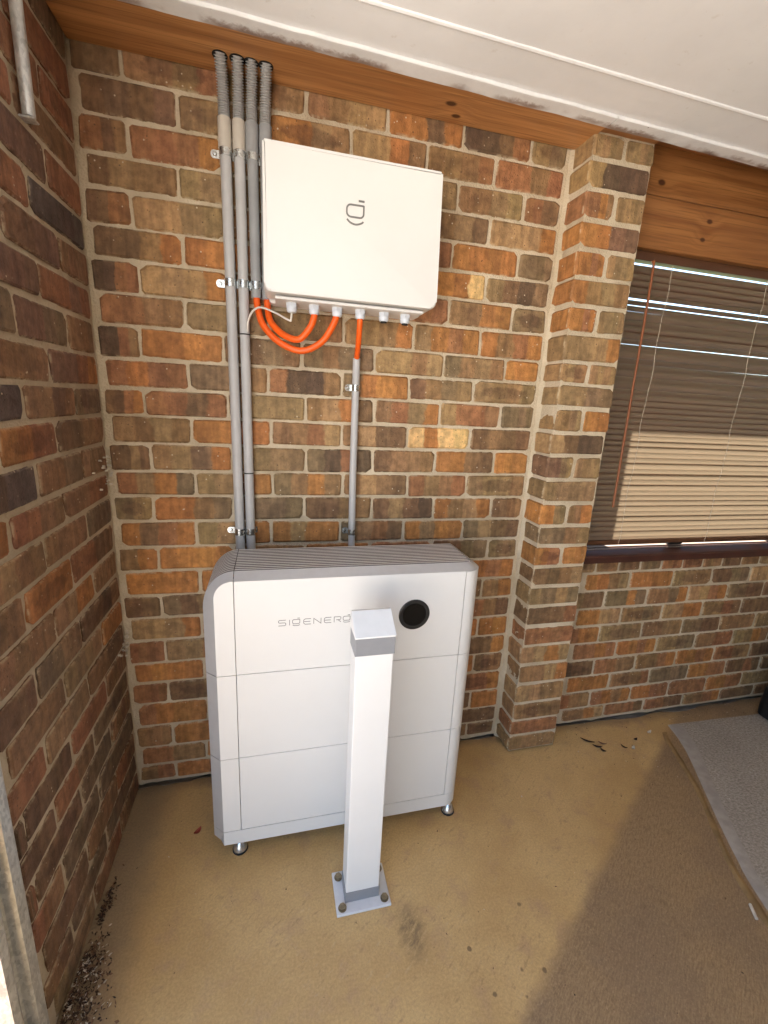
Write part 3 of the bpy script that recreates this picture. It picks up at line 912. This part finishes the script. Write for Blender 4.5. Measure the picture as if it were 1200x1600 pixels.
conduit('leftmost light grey pipe, running down behind the big white cabinet', .1308, .1446, .70, 0, 'pvcl', 'pvcb', .0152)
conduit('light grey pipe with black joint rings, second from the left', .1685, .1785, .70, 1, 'pvcl', 'pvcb', .0148, (1.632, 1.204))
conduit('darker grey short pipe, third from the left, ending in an orange cable', .2030, .2080, 1.738, 2, 'pvcm', 'pvcm', .0148)
conduit('grey short pipe tucked behind the left edge of the white box', .2395, .2395, 1.736, 3, 'pvcm', 'pvcm', .0148)
c5 = empty('conduit', (.526, -.022, .70))
tag(c5, 'thin grey pipe below the white box fed by a straight orange cable', 'pipe', 'grey pipes on the wall')
wobj('pipe', tube([(.530, -.022, .70), (.5225, -.022, 1.2), (.5215, -.022, 1.588)], .0122, 20), MT['pvcl'], c5, smooth=True)

def saddle(lab, x, z, rad, tabl, tilt=0.0):
    root = empty('pipe_clip', (x, -.022, z))
    tag(root, lab, 'clip', 'metal pipe clips')
    bm = bmesh.new()
    r0, r1, h = rad+.0004, rad+.0019, .0105
    n = 14
    ang = [R(180+180*i/n) for i in range(n+1)]
    rows = []
    for a in ang:
        c, s_ = math.cos(a), math.sin(a)
        rows.append([bm.verts.new((x+r*c, -.022+r*s_, z+hh)) for r, hh in ((r1, -h), (r1, h), (r0, h), (r0, -h))])
    for i in range(n):
        for k in range(4):
            bm.faces.new((rows[i][k], rows[i][(k+1) % 4], rows[i+1][(k+1) % 4], rows[i+1][k]))
    bm.faces.new(rows[0]); bm.faces.new(rows[-1][::-1])
    for zz in (-.0045, .0045):
        join(bm, box(x-.0035, x+.0035, -.022-r1-.0008, -.022-r1+.0006, z+zz-.0016, z+zz+.0016, .0004, 1))
    wobj('band', bm, MT['zinc'], root)
    # leg down to the wall and tab
    wobj('leg', box(x-r1-.0004, x-r0+.0004, -.0222, -.004, z-h, z+h), MT['zinc'], root)
    poly = [(x-r0, z-h), (x-r0, z+h)] + [(x-r0-tabl+h*.7-h*.7*math.sin(R(a)), z+h*math.cos(R(a))) for a in (0, 30, 60, 90, 120, 150, 180)]
    tb = wobj('tab', prism(poly, 'y', -.0045, -.003), MT['zinc'], root)
    if tabl > .015:
        sc = lathe([(.0058, -.0046), (.0058, -.0062), (.0040, -.0082), (.0012, -.0086)], (x-r0-tabl*.55, 0, z), 14, 'y')
        wobj('screw', sc, MT['zinc'], tb, smooth=True)
    wobj('foot_tab', box(x+r0-.0004, x+r1+.004, -.0042, -.0025, z-h, z+h), MT['zinc'], root)
def cxat(xt, xb, zb, z): return xb+(xt-xb)*(z-zb)/(2.19-zb)
names = ['leftmost pipe', 'second pipe', 'third pipe']
for (z, lv) in ((2.104, 'uppermost'), (1.772, 'middle')):
    for i, (xt, xb, zb) in enumerate(((.1308, .1446, .70), (.1685, .1785, .70), (.2030, .2080, 1.738))):
        saddle('shiny metal clip on the %s, %s row of clips' % (names[i], lv), cxat(xt, xb, zb, z), z+.000-.004*i*0, .0152 if i == 0 else .0148, .026 if i == 0 else .006)
for i, (xt, xb, zb) in enumerate(((.1308, .1446, .70), (.1685, .1785, .70))):
    saddle('shiny metal clip on the %s just above the cabinet' % names[i], cxat(xt, xb, zb, 1.004), 1.004, .0152, .026 if i == 0 else .006)
saddle('metal clip on the thin pipe just below its orange cable', .5222, 1.494, .0122, .022)
saddle('metal clip on the thin pipe just above the cabinet', .5255, .995, .0122, .022)

# ------------------------------------------------------------------ cables
def cable(pts, rad, mat, lab, cat, name, group=None, n=10):
    o = wobj(name, tube(spline(pts, n), rad, 14), MT[mat], None, smooth=True)
    return tag(o, lab, cat, group)
cable([(.2085, -.022, 1.748), (.211, -.027, 1.715), (.2275, -.048, 1.660), (.276, -.068, 1.612), (.340, -.085, 1.592), (.398, -.098, 1.620), (.432, -.108, 1.672), (.4421, -.11, 1.705)], .0098, 'orange', 'orange cable making the longer lower loop from the third pipe', 'cable', 'orange_cable', 'orange cables')
cable([(.2395, -.022, 1.745), (.241, -.026, 1.712), (.250, -.045, 1.672), (.285, -.070, 1.636), (.330, -.092, 1.623), (.362, -.106, 1.656), (.3735, -.11, 1.685), (.3741, -.11, 1.705)], .0098, 'orange', 'orange cable making the shorter upper loop under the white box', 'cable', 'orange_cable', 'orange cables')
cable([(.5119, -.11, 1.706), (.5122, -.108, 1.68), (.516, -.075, 1.63), (.5208, -.030, 1.592), (.5212, -.022, 1.575)], .0088, 'orange', 'short straight orange cable dropping from the box into the thin pipe', 'cable', 'orange_cable', 'orange cables')
cable([(.181, -.036, 1.640), (.184, -.045, 1.668), (.198, -.052, 1.696), (.222, -.055, 1.708), (.262, -.075, 1.694), (.302, -.105, 1.672), (.3075, -.109, 1.676), (.3095, -.11, 1.700)], .0028, 'wire', 'thin white wire looping behind the orange cables to the first gland', 'wire', 'white_wire')

# ------------------------------------------------------------------ battery cabinet
bt = empty('battery_cabinet', (.48, -.24, 0))
tag(bt, 'large white floor-standing battery cabinet with silver finned top', 'battery')
YF, YB = -.355, -.135
XL, XS, XR = .0925, .1450, .8290
XO, ZO = .0605, .980        # outer outline of the silver frame
g_ = .0009
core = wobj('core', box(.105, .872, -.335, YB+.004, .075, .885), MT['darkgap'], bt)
def right_plan(y0=YF):
    pts = [(XR+g_, YF)]
    for i in range(9):
        a = R(-90+90*i/8)
        pts.append((XR+.008+.050*math.cos(a), -.305+.050*math.sin(a)))
    pts += [(XR+.058, YB), (XR-.01, YB), (XR-.01, YF+.02), (XR+g_, YF+.02)]
    return pts
LEV = [(.066, .118), (.118, .389), (.389, .673), (.673, .962)]
for i, (za, zb) in enumerate(LEV):
    a, b = za+g_, zb-g_
    if i == 0:
        # one-piece plinth: front, rounded right corner and the silver flank
        pl = [(XL, YF)] + [(XR+g_, YF)] + right_plan()[1:-4] + [(XR+.058, YB), (XL, YB)]
        pm = prism(pl, 'z', a, b)
        wobj('plinth', pm, MT['white'], bt, smooth=True)
        fl = bmesh.new()
        A = [(XL, YF, a), (XL, YF, b), (XO, -.325, b), (XO, -.325, a+.016), (XO+.010, -.325, a+.006), (XL-.012, -.333, a)]
        f = fl.faces.new([fl.verts.new(p) for p in A])
        ex = bmesh.ops.extrude_face_region(fl, geom=[f])
        for v in [q for q in ex['geom'] if isinstance(q, bmesh.types.BMVert)]: v.co.x += .02; v.co.y += .02
        wobj('plinth_flank', fl, MT['silver'], bt)
        wobj('plinth_side', box(XO, XL+.001, -.3245, YB, a+.016, b), MT['silver'], bt)
    else:
        top = i == 3
        wobj('front_panel', box(XS+g_, XR-g_, YF, YF+.02, a, b, .0008, 1), MT['white'], bt)
        poly = rrect(XL, XS-g_, a, b, (0, 0, 0, .050 if top else 0), 10)
        wobj('left_panel', prism(poly, 'y', YF, YF+.02), MT['white'], bt)
        wobj('right_panel', prism(right_plan(), 'z', a, b), MT['white'], bt, smooth=True)
        # silver flank: bevel from the white edge outwards, then the side
        def outl(x0, z1, r, n=10):
            o_ = [(x0, a)]
            if top:
                for k in range(n+1):
                    an = R(180-90*k/n)
                    o_.append((x0+r*1.0+r*math.cos(an), z1-r*1.25+r*1.25*math.sin(an)))
                o_.append((XS-g_, z1))
            else:
                o_.append((x0, b))
            return o_
        fr = outl(XL, .962-g_, .0515); bk = outl(XO, ZO, .084)
        sb = bmesh.new()
        rows = []
        for (p, q) in zip(fr, bk):
            rows.append([sb.verts.new((p[0], YF, p[1])), sb.verts.new((q[0], -.325, q[1])), sb.verts.new((q[0], YB, q[1])), sb.verts.new((q[0]+.02, YB, max(a, q[1]-(.012 if top else 0))))])
        for j in range(len(rows)-1):
            if top and j >= 2:
                sb.faces.new((rows[j][0], rows[j+1][0], rows[j+1][1], rows[j][1]))
            else:
                for k in range(2 if not top else 2):
                    sb.faces.new((rows[j][k], rows[j+1][k], rows[j+1][k+1], rows[j][k+1]))
        wobj('silver_flank', sb, MT['silver'], bt, smooth=True)
# silver lip in front of the fins, across the top, with its rounded right corner
lip = bmesh.new()
fr = [(XS+g_, YF)] + [(XR, YF)] + [(XR+.008+.050*math.cos(R(-90+90*i/8)), -.305+.050*math.sin(R(-90+90*i/8))) for i in range(9)] + [(XR+.058, YB)]
bk = [(XS+g_, -.325)] + [(XR, -.325)] + [(XR+.008+.022*math.cos(R(-90+90*i/8)), -.303+.022*math.sin(R(-90+90*i/8))) for i in range(9)] + [(XR+.030, YB)]
rows = [[lip.verts.new((p[0], p[1], .9622)), lip.verts.new((q[0], q[1], ZO))] for p, q in zip(fr, bk)]
for j in range(len(rows)-1): lip.faces.new((rows[j][0], rows[j+1][0], rows[j+1][1], rows[j][1]))
wobj('top_lip', lip, MT['silver'], bt, smooth=True)
# recessed dark bed under the fins, curved at the left like the fins themselves
def finpath(z1, x0, r, x1, n=12):
    o_ = [(x0, z1-r*1.25-.004)]
    for k in range(n+1):
        an = R(180-90*k/n)
        o_.append((x0+r+r*math.cos(an), z1-r*1.25+r*1.25*math.sin(an)))
    o_.append((x1, z1))
    return o_
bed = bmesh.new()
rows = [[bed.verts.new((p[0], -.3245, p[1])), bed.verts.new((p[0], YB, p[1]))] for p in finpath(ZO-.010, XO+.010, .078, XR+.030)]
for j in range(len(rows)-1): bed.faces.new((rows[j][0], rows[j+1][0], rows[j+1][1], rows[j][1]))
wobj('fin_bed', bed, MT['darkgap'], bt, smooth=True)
NF = 13
for k in range(NF):
    y0 = -.3245+.0060+k*(.3245-.135-.006)/NF
    y1 = y0+.0076
    fb = bmesh.new()
    po = finpath(ZO, XO, .084, XR+.029); pi = finpath(ZO-.0102, XO+.0102, .078, XR+.029)
    rows = [[fb.verts.new((p[0], y0, p[1])), fb.verts.new((p[0], y1, p[1])), fb.verts.new((q[0], y1, q[1])), fb.verts.new((q[0], y0, q[1]))] for p, q in zip(po, pi)]
    for j in range(len(rows)-1):
        for c_ in range(4): fb.faces.new((rows[j][c_], rows[j+1][c_], rows[j+1][(c_+1) % 4], rows[j][(c_+1) % 4]))
    fb.faces.new(rows[0]); fb.faces.new(rows[-1][::-1])
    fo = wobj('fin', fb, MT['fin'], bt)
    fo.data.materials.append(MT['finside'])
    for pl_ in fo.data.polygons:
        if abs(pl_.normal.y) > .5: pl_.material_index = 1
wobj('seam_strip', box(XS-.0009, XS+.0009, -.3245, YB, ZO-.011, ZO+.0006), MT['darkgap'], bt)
# round display
disp = wobj('display', lathe([(.0492, YF-.0002), (.0492, YF-.003), (.0465, YF-.0045), (.0380, YF-.0035), (.0372, YF-.0020)], (.668, 0, .8275), 48, 'y'), MT['blackring'], bt, smooth=True)
wobj('screen', lathe([(.0368, YF-.0022), (.0368, YF-.0030)], (.668, 0, .8275), 48, 'y'), MT['black'], disp)
# lettering
def rarc(pts): return pts
lt = bmesh.new()
LET = {
 'S': [[(1, 1), (.16, 1), (.03, .9), (0, .76), (.03, .62), (.16, .52), (.84, .52), (.97, .42), (1, .27), (.97, .12), (.84, 0), (0, 0)]],
 'I': [[(.5, 1), (.5, 0)]],
 'E': [[(1, 1), (.28, 1), (.08, .9), (0, .72), (0, .28), (.08, .1), (.28, 0), (1, 0)], [(.06, .5), (.92, .5)]],
 'N': [[(0, 0), (0, 1), (1, 0), (1, 1)]],
 'R': [[(0, 0), (0, 1), (.84, 1), (.97, .9), (1, .74), (.97, .56), (.84, .44), (.3, .44)], [(.62, .38), (1, 0)]],
 'Y': [[(0, 1), (.03, .66), (.2, .5), (.8, .5), (.97, .66), (1, 1)], [(.5, .44), (.5, 0)]],
}
Xs = [('S', 0, .0208), ('I', .0262, .010), ('g', .0395, .0205), ('E', .0707, .0208), ('N', .0998, .0208), ('E', .130, .0206), ('R', .159, .0200), ('g', .1855, .0205), ('Y', .2170, .0205)]
for ch, x0, wd in Xs:
    bx, bz, h = .2633+x0, .8195, .0170
    if ch == 'g':
        ribbon(lt, rrect(bx, bx+wd, bz+h*.22, bz+h, (.0042, .0042, .0006, .0042), 3), .0017, YF-.0006, YF+.001, closed=True)
        ribbon(lt, [(bx+.0005, bz+h*.02), (bx+wd*.22, bz-h*.12), (bx+wd*.78, bz-h*.12), (bx+wd, bz+h*.02)], .0017, YF-.0006, YF+.001)
        ribbon(lt, [(bx+wd*.66, bz+h*1.24), (bx+wd, bz+h*1.24)], .0017, YF-.0006, YF+.001)
    else:
        for st in LET[ch]:
            ribbon(lt, [(bx+p[0]*wd, bz+p[1]*h) for p in st], .0017, YF-.0006, YF+.001)
wobj('lettering', lt, MT['print'], bt)
for fx, fy in ((.137, -.318), (.868, -.318), (.137, -.165), (.868, -.165)):
    ft = wobj('foot', lathe([(.0225, .006), (.0230, .011), (.0205, .017), (.0130, .036), (.0085, .040), (.0085, .068)], (fx, fy, 0), 24), MT['foot'], bt, smooth=True)
    wobj('pad', lathe([(.0245, .0005), (.0245, .0058)], (fx, fy, 0), 24), MT['rubber'], ft)

# ------------------------------------------------------------------ bollard
bo = empty('bollard', (.5, -.522, 0))
tag(bo, 'white square steel bollard bolted to the floor before the cabinet', 'bollard')
TX0, TX1, TY0, TY1 = .450, .5495, -.555, -.490
wobj('post', box(TX0, TX1, TY0, TY1, .0085, .872, .0022, 2), MT['white2'], bo, smooth=False)
def wedge(x0, x1, y0, y1, za, zf, zbk):
    return prism([(y0, za), (y0, zf), (y1, zbk), (y1, za)], 'x', x0, x1)
wobj('cap_band', box(TX0-.0025, TX1+.0025, TY0-.0025, TY1+.0025, .8275, .8765, .001, 1), MT['capband'], bo)
cp_ = prism([(TY0-.0035, .8768), (TY0-.0035, .8810), (TY1-.004, .9225), (TY1+.0035, .9225), (TY1+.0035, .8768)], 'x', TX0-.0035, TX1+.0035, .0012, 1)
cpo = wobj('cap', cp_, MT['white2'], bo)
cpo.data.materials.append(MT['captop'])
for pl_ in cpo.data.polygons:
    if pl_.normal.z > .6 and pl_.normal.y < -.3 and abs(pl_.normal.x) < .1: pl_.material_index = 1
wobj('base_sleeve', box(TX0-.0018, TX1+.0018, TY0-.0018, TY1+.0018, .0084, .0455, .001, 1), MT['capband'], bo)
wobj('base_plate', box(.4205, .5830, -.586, -.461, .0004, .0083, .0016, 1), MT['plate'], bo)
for bx_, by_ in ((.4385, -.568), (.566, -.566), (.4385, -.480), (.566, -.478)):
    hx6 = [(bx_+.0105*math.cos(R(60*i+random.uniform(0, 50))), by_+.0105*math.sin(R(60*i+20))) for i in range(6)]
    g = lathe([(.0125, .0084), (.0125, .0098)], (bx_, by_, 0), 16)
    a0 = random.uniform(0, 60)
    join(g, prism([(bx_+.0102*math.cos(R(60*i+a0)), by_+.0102*math.sin(R(60*i+a0))) for i in range(6)], 'z', .0099, .0170, .0008, 1))
    wobj('bolt', g, MT['bolt'], bo)

# ------------------------------------------------------------------ galvanised post at the end of the side wall
prof = [(-.266, -.7035), (-.255, -.7040), (-.248, -.7165), (-.230, -.7190), (-.228, -.7230), (-.2295, -.7400), (-.247, -.7440), (-.254, -.750), (-.254, -.762), (-.246, -.7685), (-.228, -.7710), (-.2255, -.7760), (-.228, -.7880), (-.260, -.7920), (-.268, -.770), (-.268, -.72)]
gp = wobj('steel_channel', prism([(a_, -.7035+(b_+.7035)*1.38) for a_, b_ in prof], 'z', 0, 2.30), MT['galv'])
tag(gp, 'galvanised steel channel standing at the left edge beyond the side wall', 'post')
# grey metal bracket high on the side wall
br = empty('wall_pipe', (WX+.016, -.302, 2.0))
tag(br, 'slim grey metal pipe end high on the side wall at top left', 'pipe')
wobj('pipe', lathe([(.0085, 2.46), (.0118, 2.455), (.0118, 1.992), (.0118, 1.984), (.0090, 1.9825), (.0085, 2.03)], (WX+.016, -.302, 0), 22), MT['galv'], br, smooth=True)
wobj('end_lip', box(WX+.001, WX+.029, -.316, -.288, 1.977, 1.9815, .002, 1), MT['galv'], br)

# ------------------------------------------------------------------ mat, floor ridge, bin
m_in = [(2.158, -.095), (2.150, -.155), (2.098, -.262), (1.985, -.430), (1.893, -.571), (1.828, -.680), (1.765, -.800), (1.60, -1.25), (1.44, -1.9)]
m_out = [(2.105, -.091), (2.081, -.167), (2.033, -.268), (1.930, -.435), (1.844, -.574), (1.7825, -.682), (1.722, -.810), (1.575, -1.25), (1.42, -1.9)]
mo = empty('floor_mat', (2.3, -.6, 0))
tag(mo, 'speckled grey carpet mat on the floor under the window', 'mat')
wobj('carpet', prism(m_in[::-1] + [(2.40, -.102), (3.2, -.135), (3.2, -1.9)], 'z', .0006, .0045), MT['mat'], mo)
pin = spline([(p[0], p[1], 0) for p in m_in], 6); pout = spline([(p[0], p[1], 0) for p in m_out], 6)
lipb = bmesh.new(); rows = []
for i, (p, q) in enumerate(zip(pout, pin)):
    hgt = .0045+.0018*noise.noise(Vector((i*.3, 0, 0)))
    c_ = p.lerp(q, .45)
    rows.append([lipb.verts.new((p.x, p.y, .0006)), lipb.verts.new((p.lerp(q, .12).x, p.y, hgt*.6)), lipb.verts.new((c_.x, c_.y, hgt)), lipb.verts.new((q.x+.004, q.y, .0050))])
for i in range(len(rows)-1):
    for k in range(3): lipb.faces.new((rows[i][k], rows[i+1][k], rows[i+1][k+1], rows[i][k+1]))
wobj('border', lipb, MT['matlip'], mo, smooth=True)
rid = spline([(2.048, -.128, 0), (2.022, -.165, 0), (1.990, -.242, 0), (1.953, -.325, 0), (1.9027, -.436, 0), (1.8195, -.569, 0), (1.7425, -.696, 0), (1.698, -.805, 0), (1.545, -1.25, 0), (1.385, -1.9, 0)], 6)
rbm = bmesh.new(); rows = []
for i, p in enumerate(rid):
    hh = .0045*min(1, i/6)+.0015*noise.noise(Vector((i*.4, 3, 0)))
    ww = .013+.004*noise.noise(Vector((i*.35, 9, 0)))
    rows.append([rbm.verts.new((p.x-ww, p.y, .0005)), rbm.verts.new((p.x-ww*.3, p.y, hh+.0012)), rbm.verts.new((p.x+ww*.5, p.y, hh)), rbm.verts.new((p.x+ww, p.y, .0005))])
for i in range(len(rows)-1):
    for k in range(3): rbm.faces.new((rows[i][k], rows[i+1][k], rows[i+1][k+1], rows[i][k+1]))
rg = wobj('floor_ridge', rbm, MT['ridge'], None, smooth=True)
tag(rg, kind='structure')
bn = empty('storage_bin', (2.76, -.22, 0))
tag(bn, 'black tapered bin on the mat, cut off by the right edge', 'bin')
def binbody():
    bm = bmesh.new(); rows = []
    for z, s_ in ((.0105, .118), (.014, .124), (.06, .126), (.30, .112), (.44, .104), (.455, .112), (.475, .112)):
        rows.append([bm.verts.new((2.76+p[0]*s_, -.22+p[1]*s_, z)) for p in rrect(-1, 1, -1, 1, (.35,)*4, 4)])
    n = len(rows[0])
    for j in range(len(rows)-1):
        for k in range(n): bm.faces.new((rows[j][k], rows[j][(k+1) % n], rows[j+1][(k+1) % n], rows[j+1][k]))
    bm.faces.new(rows[0][::-1])
    return bm
wobj('body', binbody(), MT['bin'], bn, smooth=True)
wobj('lid', prism([(2.76+p[0]*.115, -.22+p[1]*.115) for p in rrect(-1, 1, -1, 1, (.35,)*4, 4)], 'z', .4755, .492, .004), MT['bin'], bn)

# ------------------------------------------------------------------ outside, seen past the steel channel
pv = empty('brick_path', (-.5, -.8, -.05))
tag(pv, 'sunlit red brick path outside, past the steel channel at lower left', 'path')
pmesh = None
for i in range(5):
    for j in range(9):
        bx_ = -.345-.115*i; by_ = -1.55+.235*j+(.117 if i % 2 else 0)
        if pmesh is None:
            b_ = box(-.0545, .0545, -.1115, .1115, -.03, .03, .006, 1)
            o = wobj('paver', b_, MT['paver'], pv); pmesh = o.data
            for v in pmesh.vertices: v.co += Vector((.5, .8, .05))*-1 if False else Vector((0, 0, 0))
            # mesh was shifted into the parent's frame: undo, the object carries the position
            for v in pmesh.vertices: v.co += Vector((-.5, -.8, -.05))
        else:
            o = link(bpy.data.objects.new('paver', pmesh), pv)
        o.location = (bx_+.5, by_+.8, .028+random.uniform(-.002, .002))

# ------------------------------------------------------------------ debris
def leaf(x, y, L, wd, ang, mat, lab, name='dead_leaf', cat='leaf', curl=.006):
    bm = bmesh.new(); rows = []
    n = 6
    for i in range(n+1):
        t = i/n
        ww = wd*math.sin(math.pi*min(1, .06+t*.92))**.8
        c = L*(t-.5)
        z = .002+curl*(2*t-1)**2
        rows.append([(c, -ww/2, z+curl*.3), (c, 0, z), (c, ww/2, z+curl*.3)])
    vs = [[bm.verts.new(p) for p in r] for r in rows]
    vt = [[bm.verts.new((p[0], p[1], p[2]+.0007)) for p in r] for r in rows]
    for G in (vs, vt):
        for i in range(n):
            for k in range(2): bm.faces.new((G[i][k], G[i+1][k], G[i+1][k+1], G[i][k+1]))
    bmesh.ops.rotate(bm, verts=bm.verts, cent=(0, 0, 0), matrix=Matrix.Rotation(R(ang), 3, 'Z'))
    bmesh.ops.translate(bm, verts=bm.verts, vec=(x, y, 0))
    o = wobj(name, bm, MT[mat])
    return tag(o, lab, cat, 'dead leaves on the floor' if cat == 'leaf' else None)
leaf(1.632, -.112, .060, .012, -38, 'leafd', 'longest dark curled leaf on the floor near the pier')
leaf(1.655, -.150, .042, .013, -25, 'leafd', 'dark leaf lying just below the longest curled leaf')
leaf(1.664, -.176, .026, .013, -60, 'leafd', 'small dark leaf nearest the camera in the leaf cluster')
leaf(1.690, -.138, .036, .010, -40, 'leafb', 'brown leaf at the right of the leaf cluster by the pier')
leaf(1.775, -.175, .030, .010, -60, 'leafd', 'dark leaf lying apart, right of the leaf cluster')
leaf(1.865, -.145, .022, .012, 10, 'leafd', 'short dark leaf beside the tip of the floor ridge')
leaf(1.812, -.190, .026, .014, 35, 'leafp', 'pale chip on the floor between leaf cluster and ridge', 'pale_chip', 'chip')
leaf(1.968, -.118, .032, .014, 20, 'leafp', 'pale chip on the floor next to the mat corner', 'pale_chip', 'chip')
leaf(-.007, -.231, .030, .016, 50, 'redleaf', 'small red petal on the floor left of the cabinet foot', 'red_petal', 'petal')
st = wobj('white_stick', tube([(1.650, -.848, .006), (1.672, -.812, .006)], .0045, 8), MT['leafp'])
tag(st, 'short white stick on the floor beside the mat edge', 'stick')
def litter(name, lab, cells, n, size, mats, seed, zmax=.01, flatn=True):
    r_ = random.Random(seed)
    bm = bmesh.new()
    for i in range(n):
        cx_, cy_, sx_, sy_, hz = r_.choice(cells)
        x, y = r_.gauss(cx_, sx_), r_.gauss(cy_, sy_)
        d = math.exp(-(((x-cx_)/(sx_*1.4))**2+((y-cy_)/(sy_*1.4))**2))
        z = .002+hz*d*r_.random()
        x = max(x, WX+.006)
        L = size*r_.uniform(.4, 1.3); W_ = L*r_.uniform(.25, .6)
        Mx = Matrix.Rotation(r_.uniform(0, 6.28), 3, 'Z') @ Matrix.Rotation(r_.uniform(-.7, .7), 3, 'X') @ Matrix.Rotation(r_.uniform(-.5, .5), 3, 'Y')
        q = [Vector(p) for p in ((-L/2, 0, 0), (-L*.1, -W_/2, 0), (L/2, 0, .1*L), (-.05*L, W_/2, 0))]
        top = [bm.verts.new(Mx @ p+Vector((x, y, z+.002))) for p in q]
        bot = [bm.verts.new(Mx @ p+Vector((x, y, z+.001))) for p in q]
        bm.faces.new(top); bm.faces.new(bot[::-1])
        for k in range(4): bm.faces.new((top[k], bot[k], bot[(k+1) % 4], top[(k+1) % 4]))
        mi = r_.randrange(len(mats))
        bm.faces.ensure_lookup_table()
        for f in bm.faces[-6:]: f.material_index = mi
    me = bpy.data.meshes.new(name); bm.to_mesh(me); bm.free()
    for m_ in mats: me.materials.append(MT[m_])
    o = link(bpy.data.objects.new(name, me))
    return tag(o, lab, 'litter', kind='stuff')
litter('leaf_litter', 'heap of dry leaf litter in the corner by the steel channel', [(-.222, -.62, .022, .05, .035), (-.215, -.57, .02, .035, .03), (-.20, -.66, .03, .03, .03)], 800, .0095, ['leafd', 'leafb', 'leafb', 'leafd', 'leafd', 'leafb', 'leafd', 'leafp'], 3)
litter('wall_litter', 'small clump of dark litter along the foot of the side wall', [(-.222, -.385, .007, .03, .012), (-.228, -.44, .006, .02, .012)], 110, .011, ['leafd', 'leafb', 'leafd'], 4)
litter('floor_crumbs', 'scattered dark crumbs and pale chips on the floor by the pier', [(1.72, -.20, .10, .06, .001), (1.80, -.28, .05, .05, .001), (1.55, -.05, .2, .02, .001), (2.3, -.06, .3, .02, .001), (2.3, -.5, .3, .25, .010), (.55, -.6, .6, .2, .0), (1.3, -.7, .3, .2, 0), (-.05, -.35, .1, .15, 0)], 170, .006, ['leafd', 'leafd', 'leafb', 'leafp'], 5)
# cobweb debris in the corner of the side wall
r_ = random.Random(8); cw = bmesh.new()
for i in range(60):
    z = r_.choice([1.235, 1.215, .63, .60, 1.18])+r_.gauss(0, .012); yy = -abs(r_.gauss(0.02, .03)); xx = WX+.003+r_.random()*.007
    s_ = r_.uniform(.0015, .004)
    join(cw, box(xx-s_, xx+s_, yy-s_, yy+s_, z-s_*.6, z+s_*.6))
o = wobj('cobweb_dirt', cw, MT['leafp'])
tag(o, 'pale cobweb crumbs stuck in the corner of the side wall', 'dirt', kind='stuff')
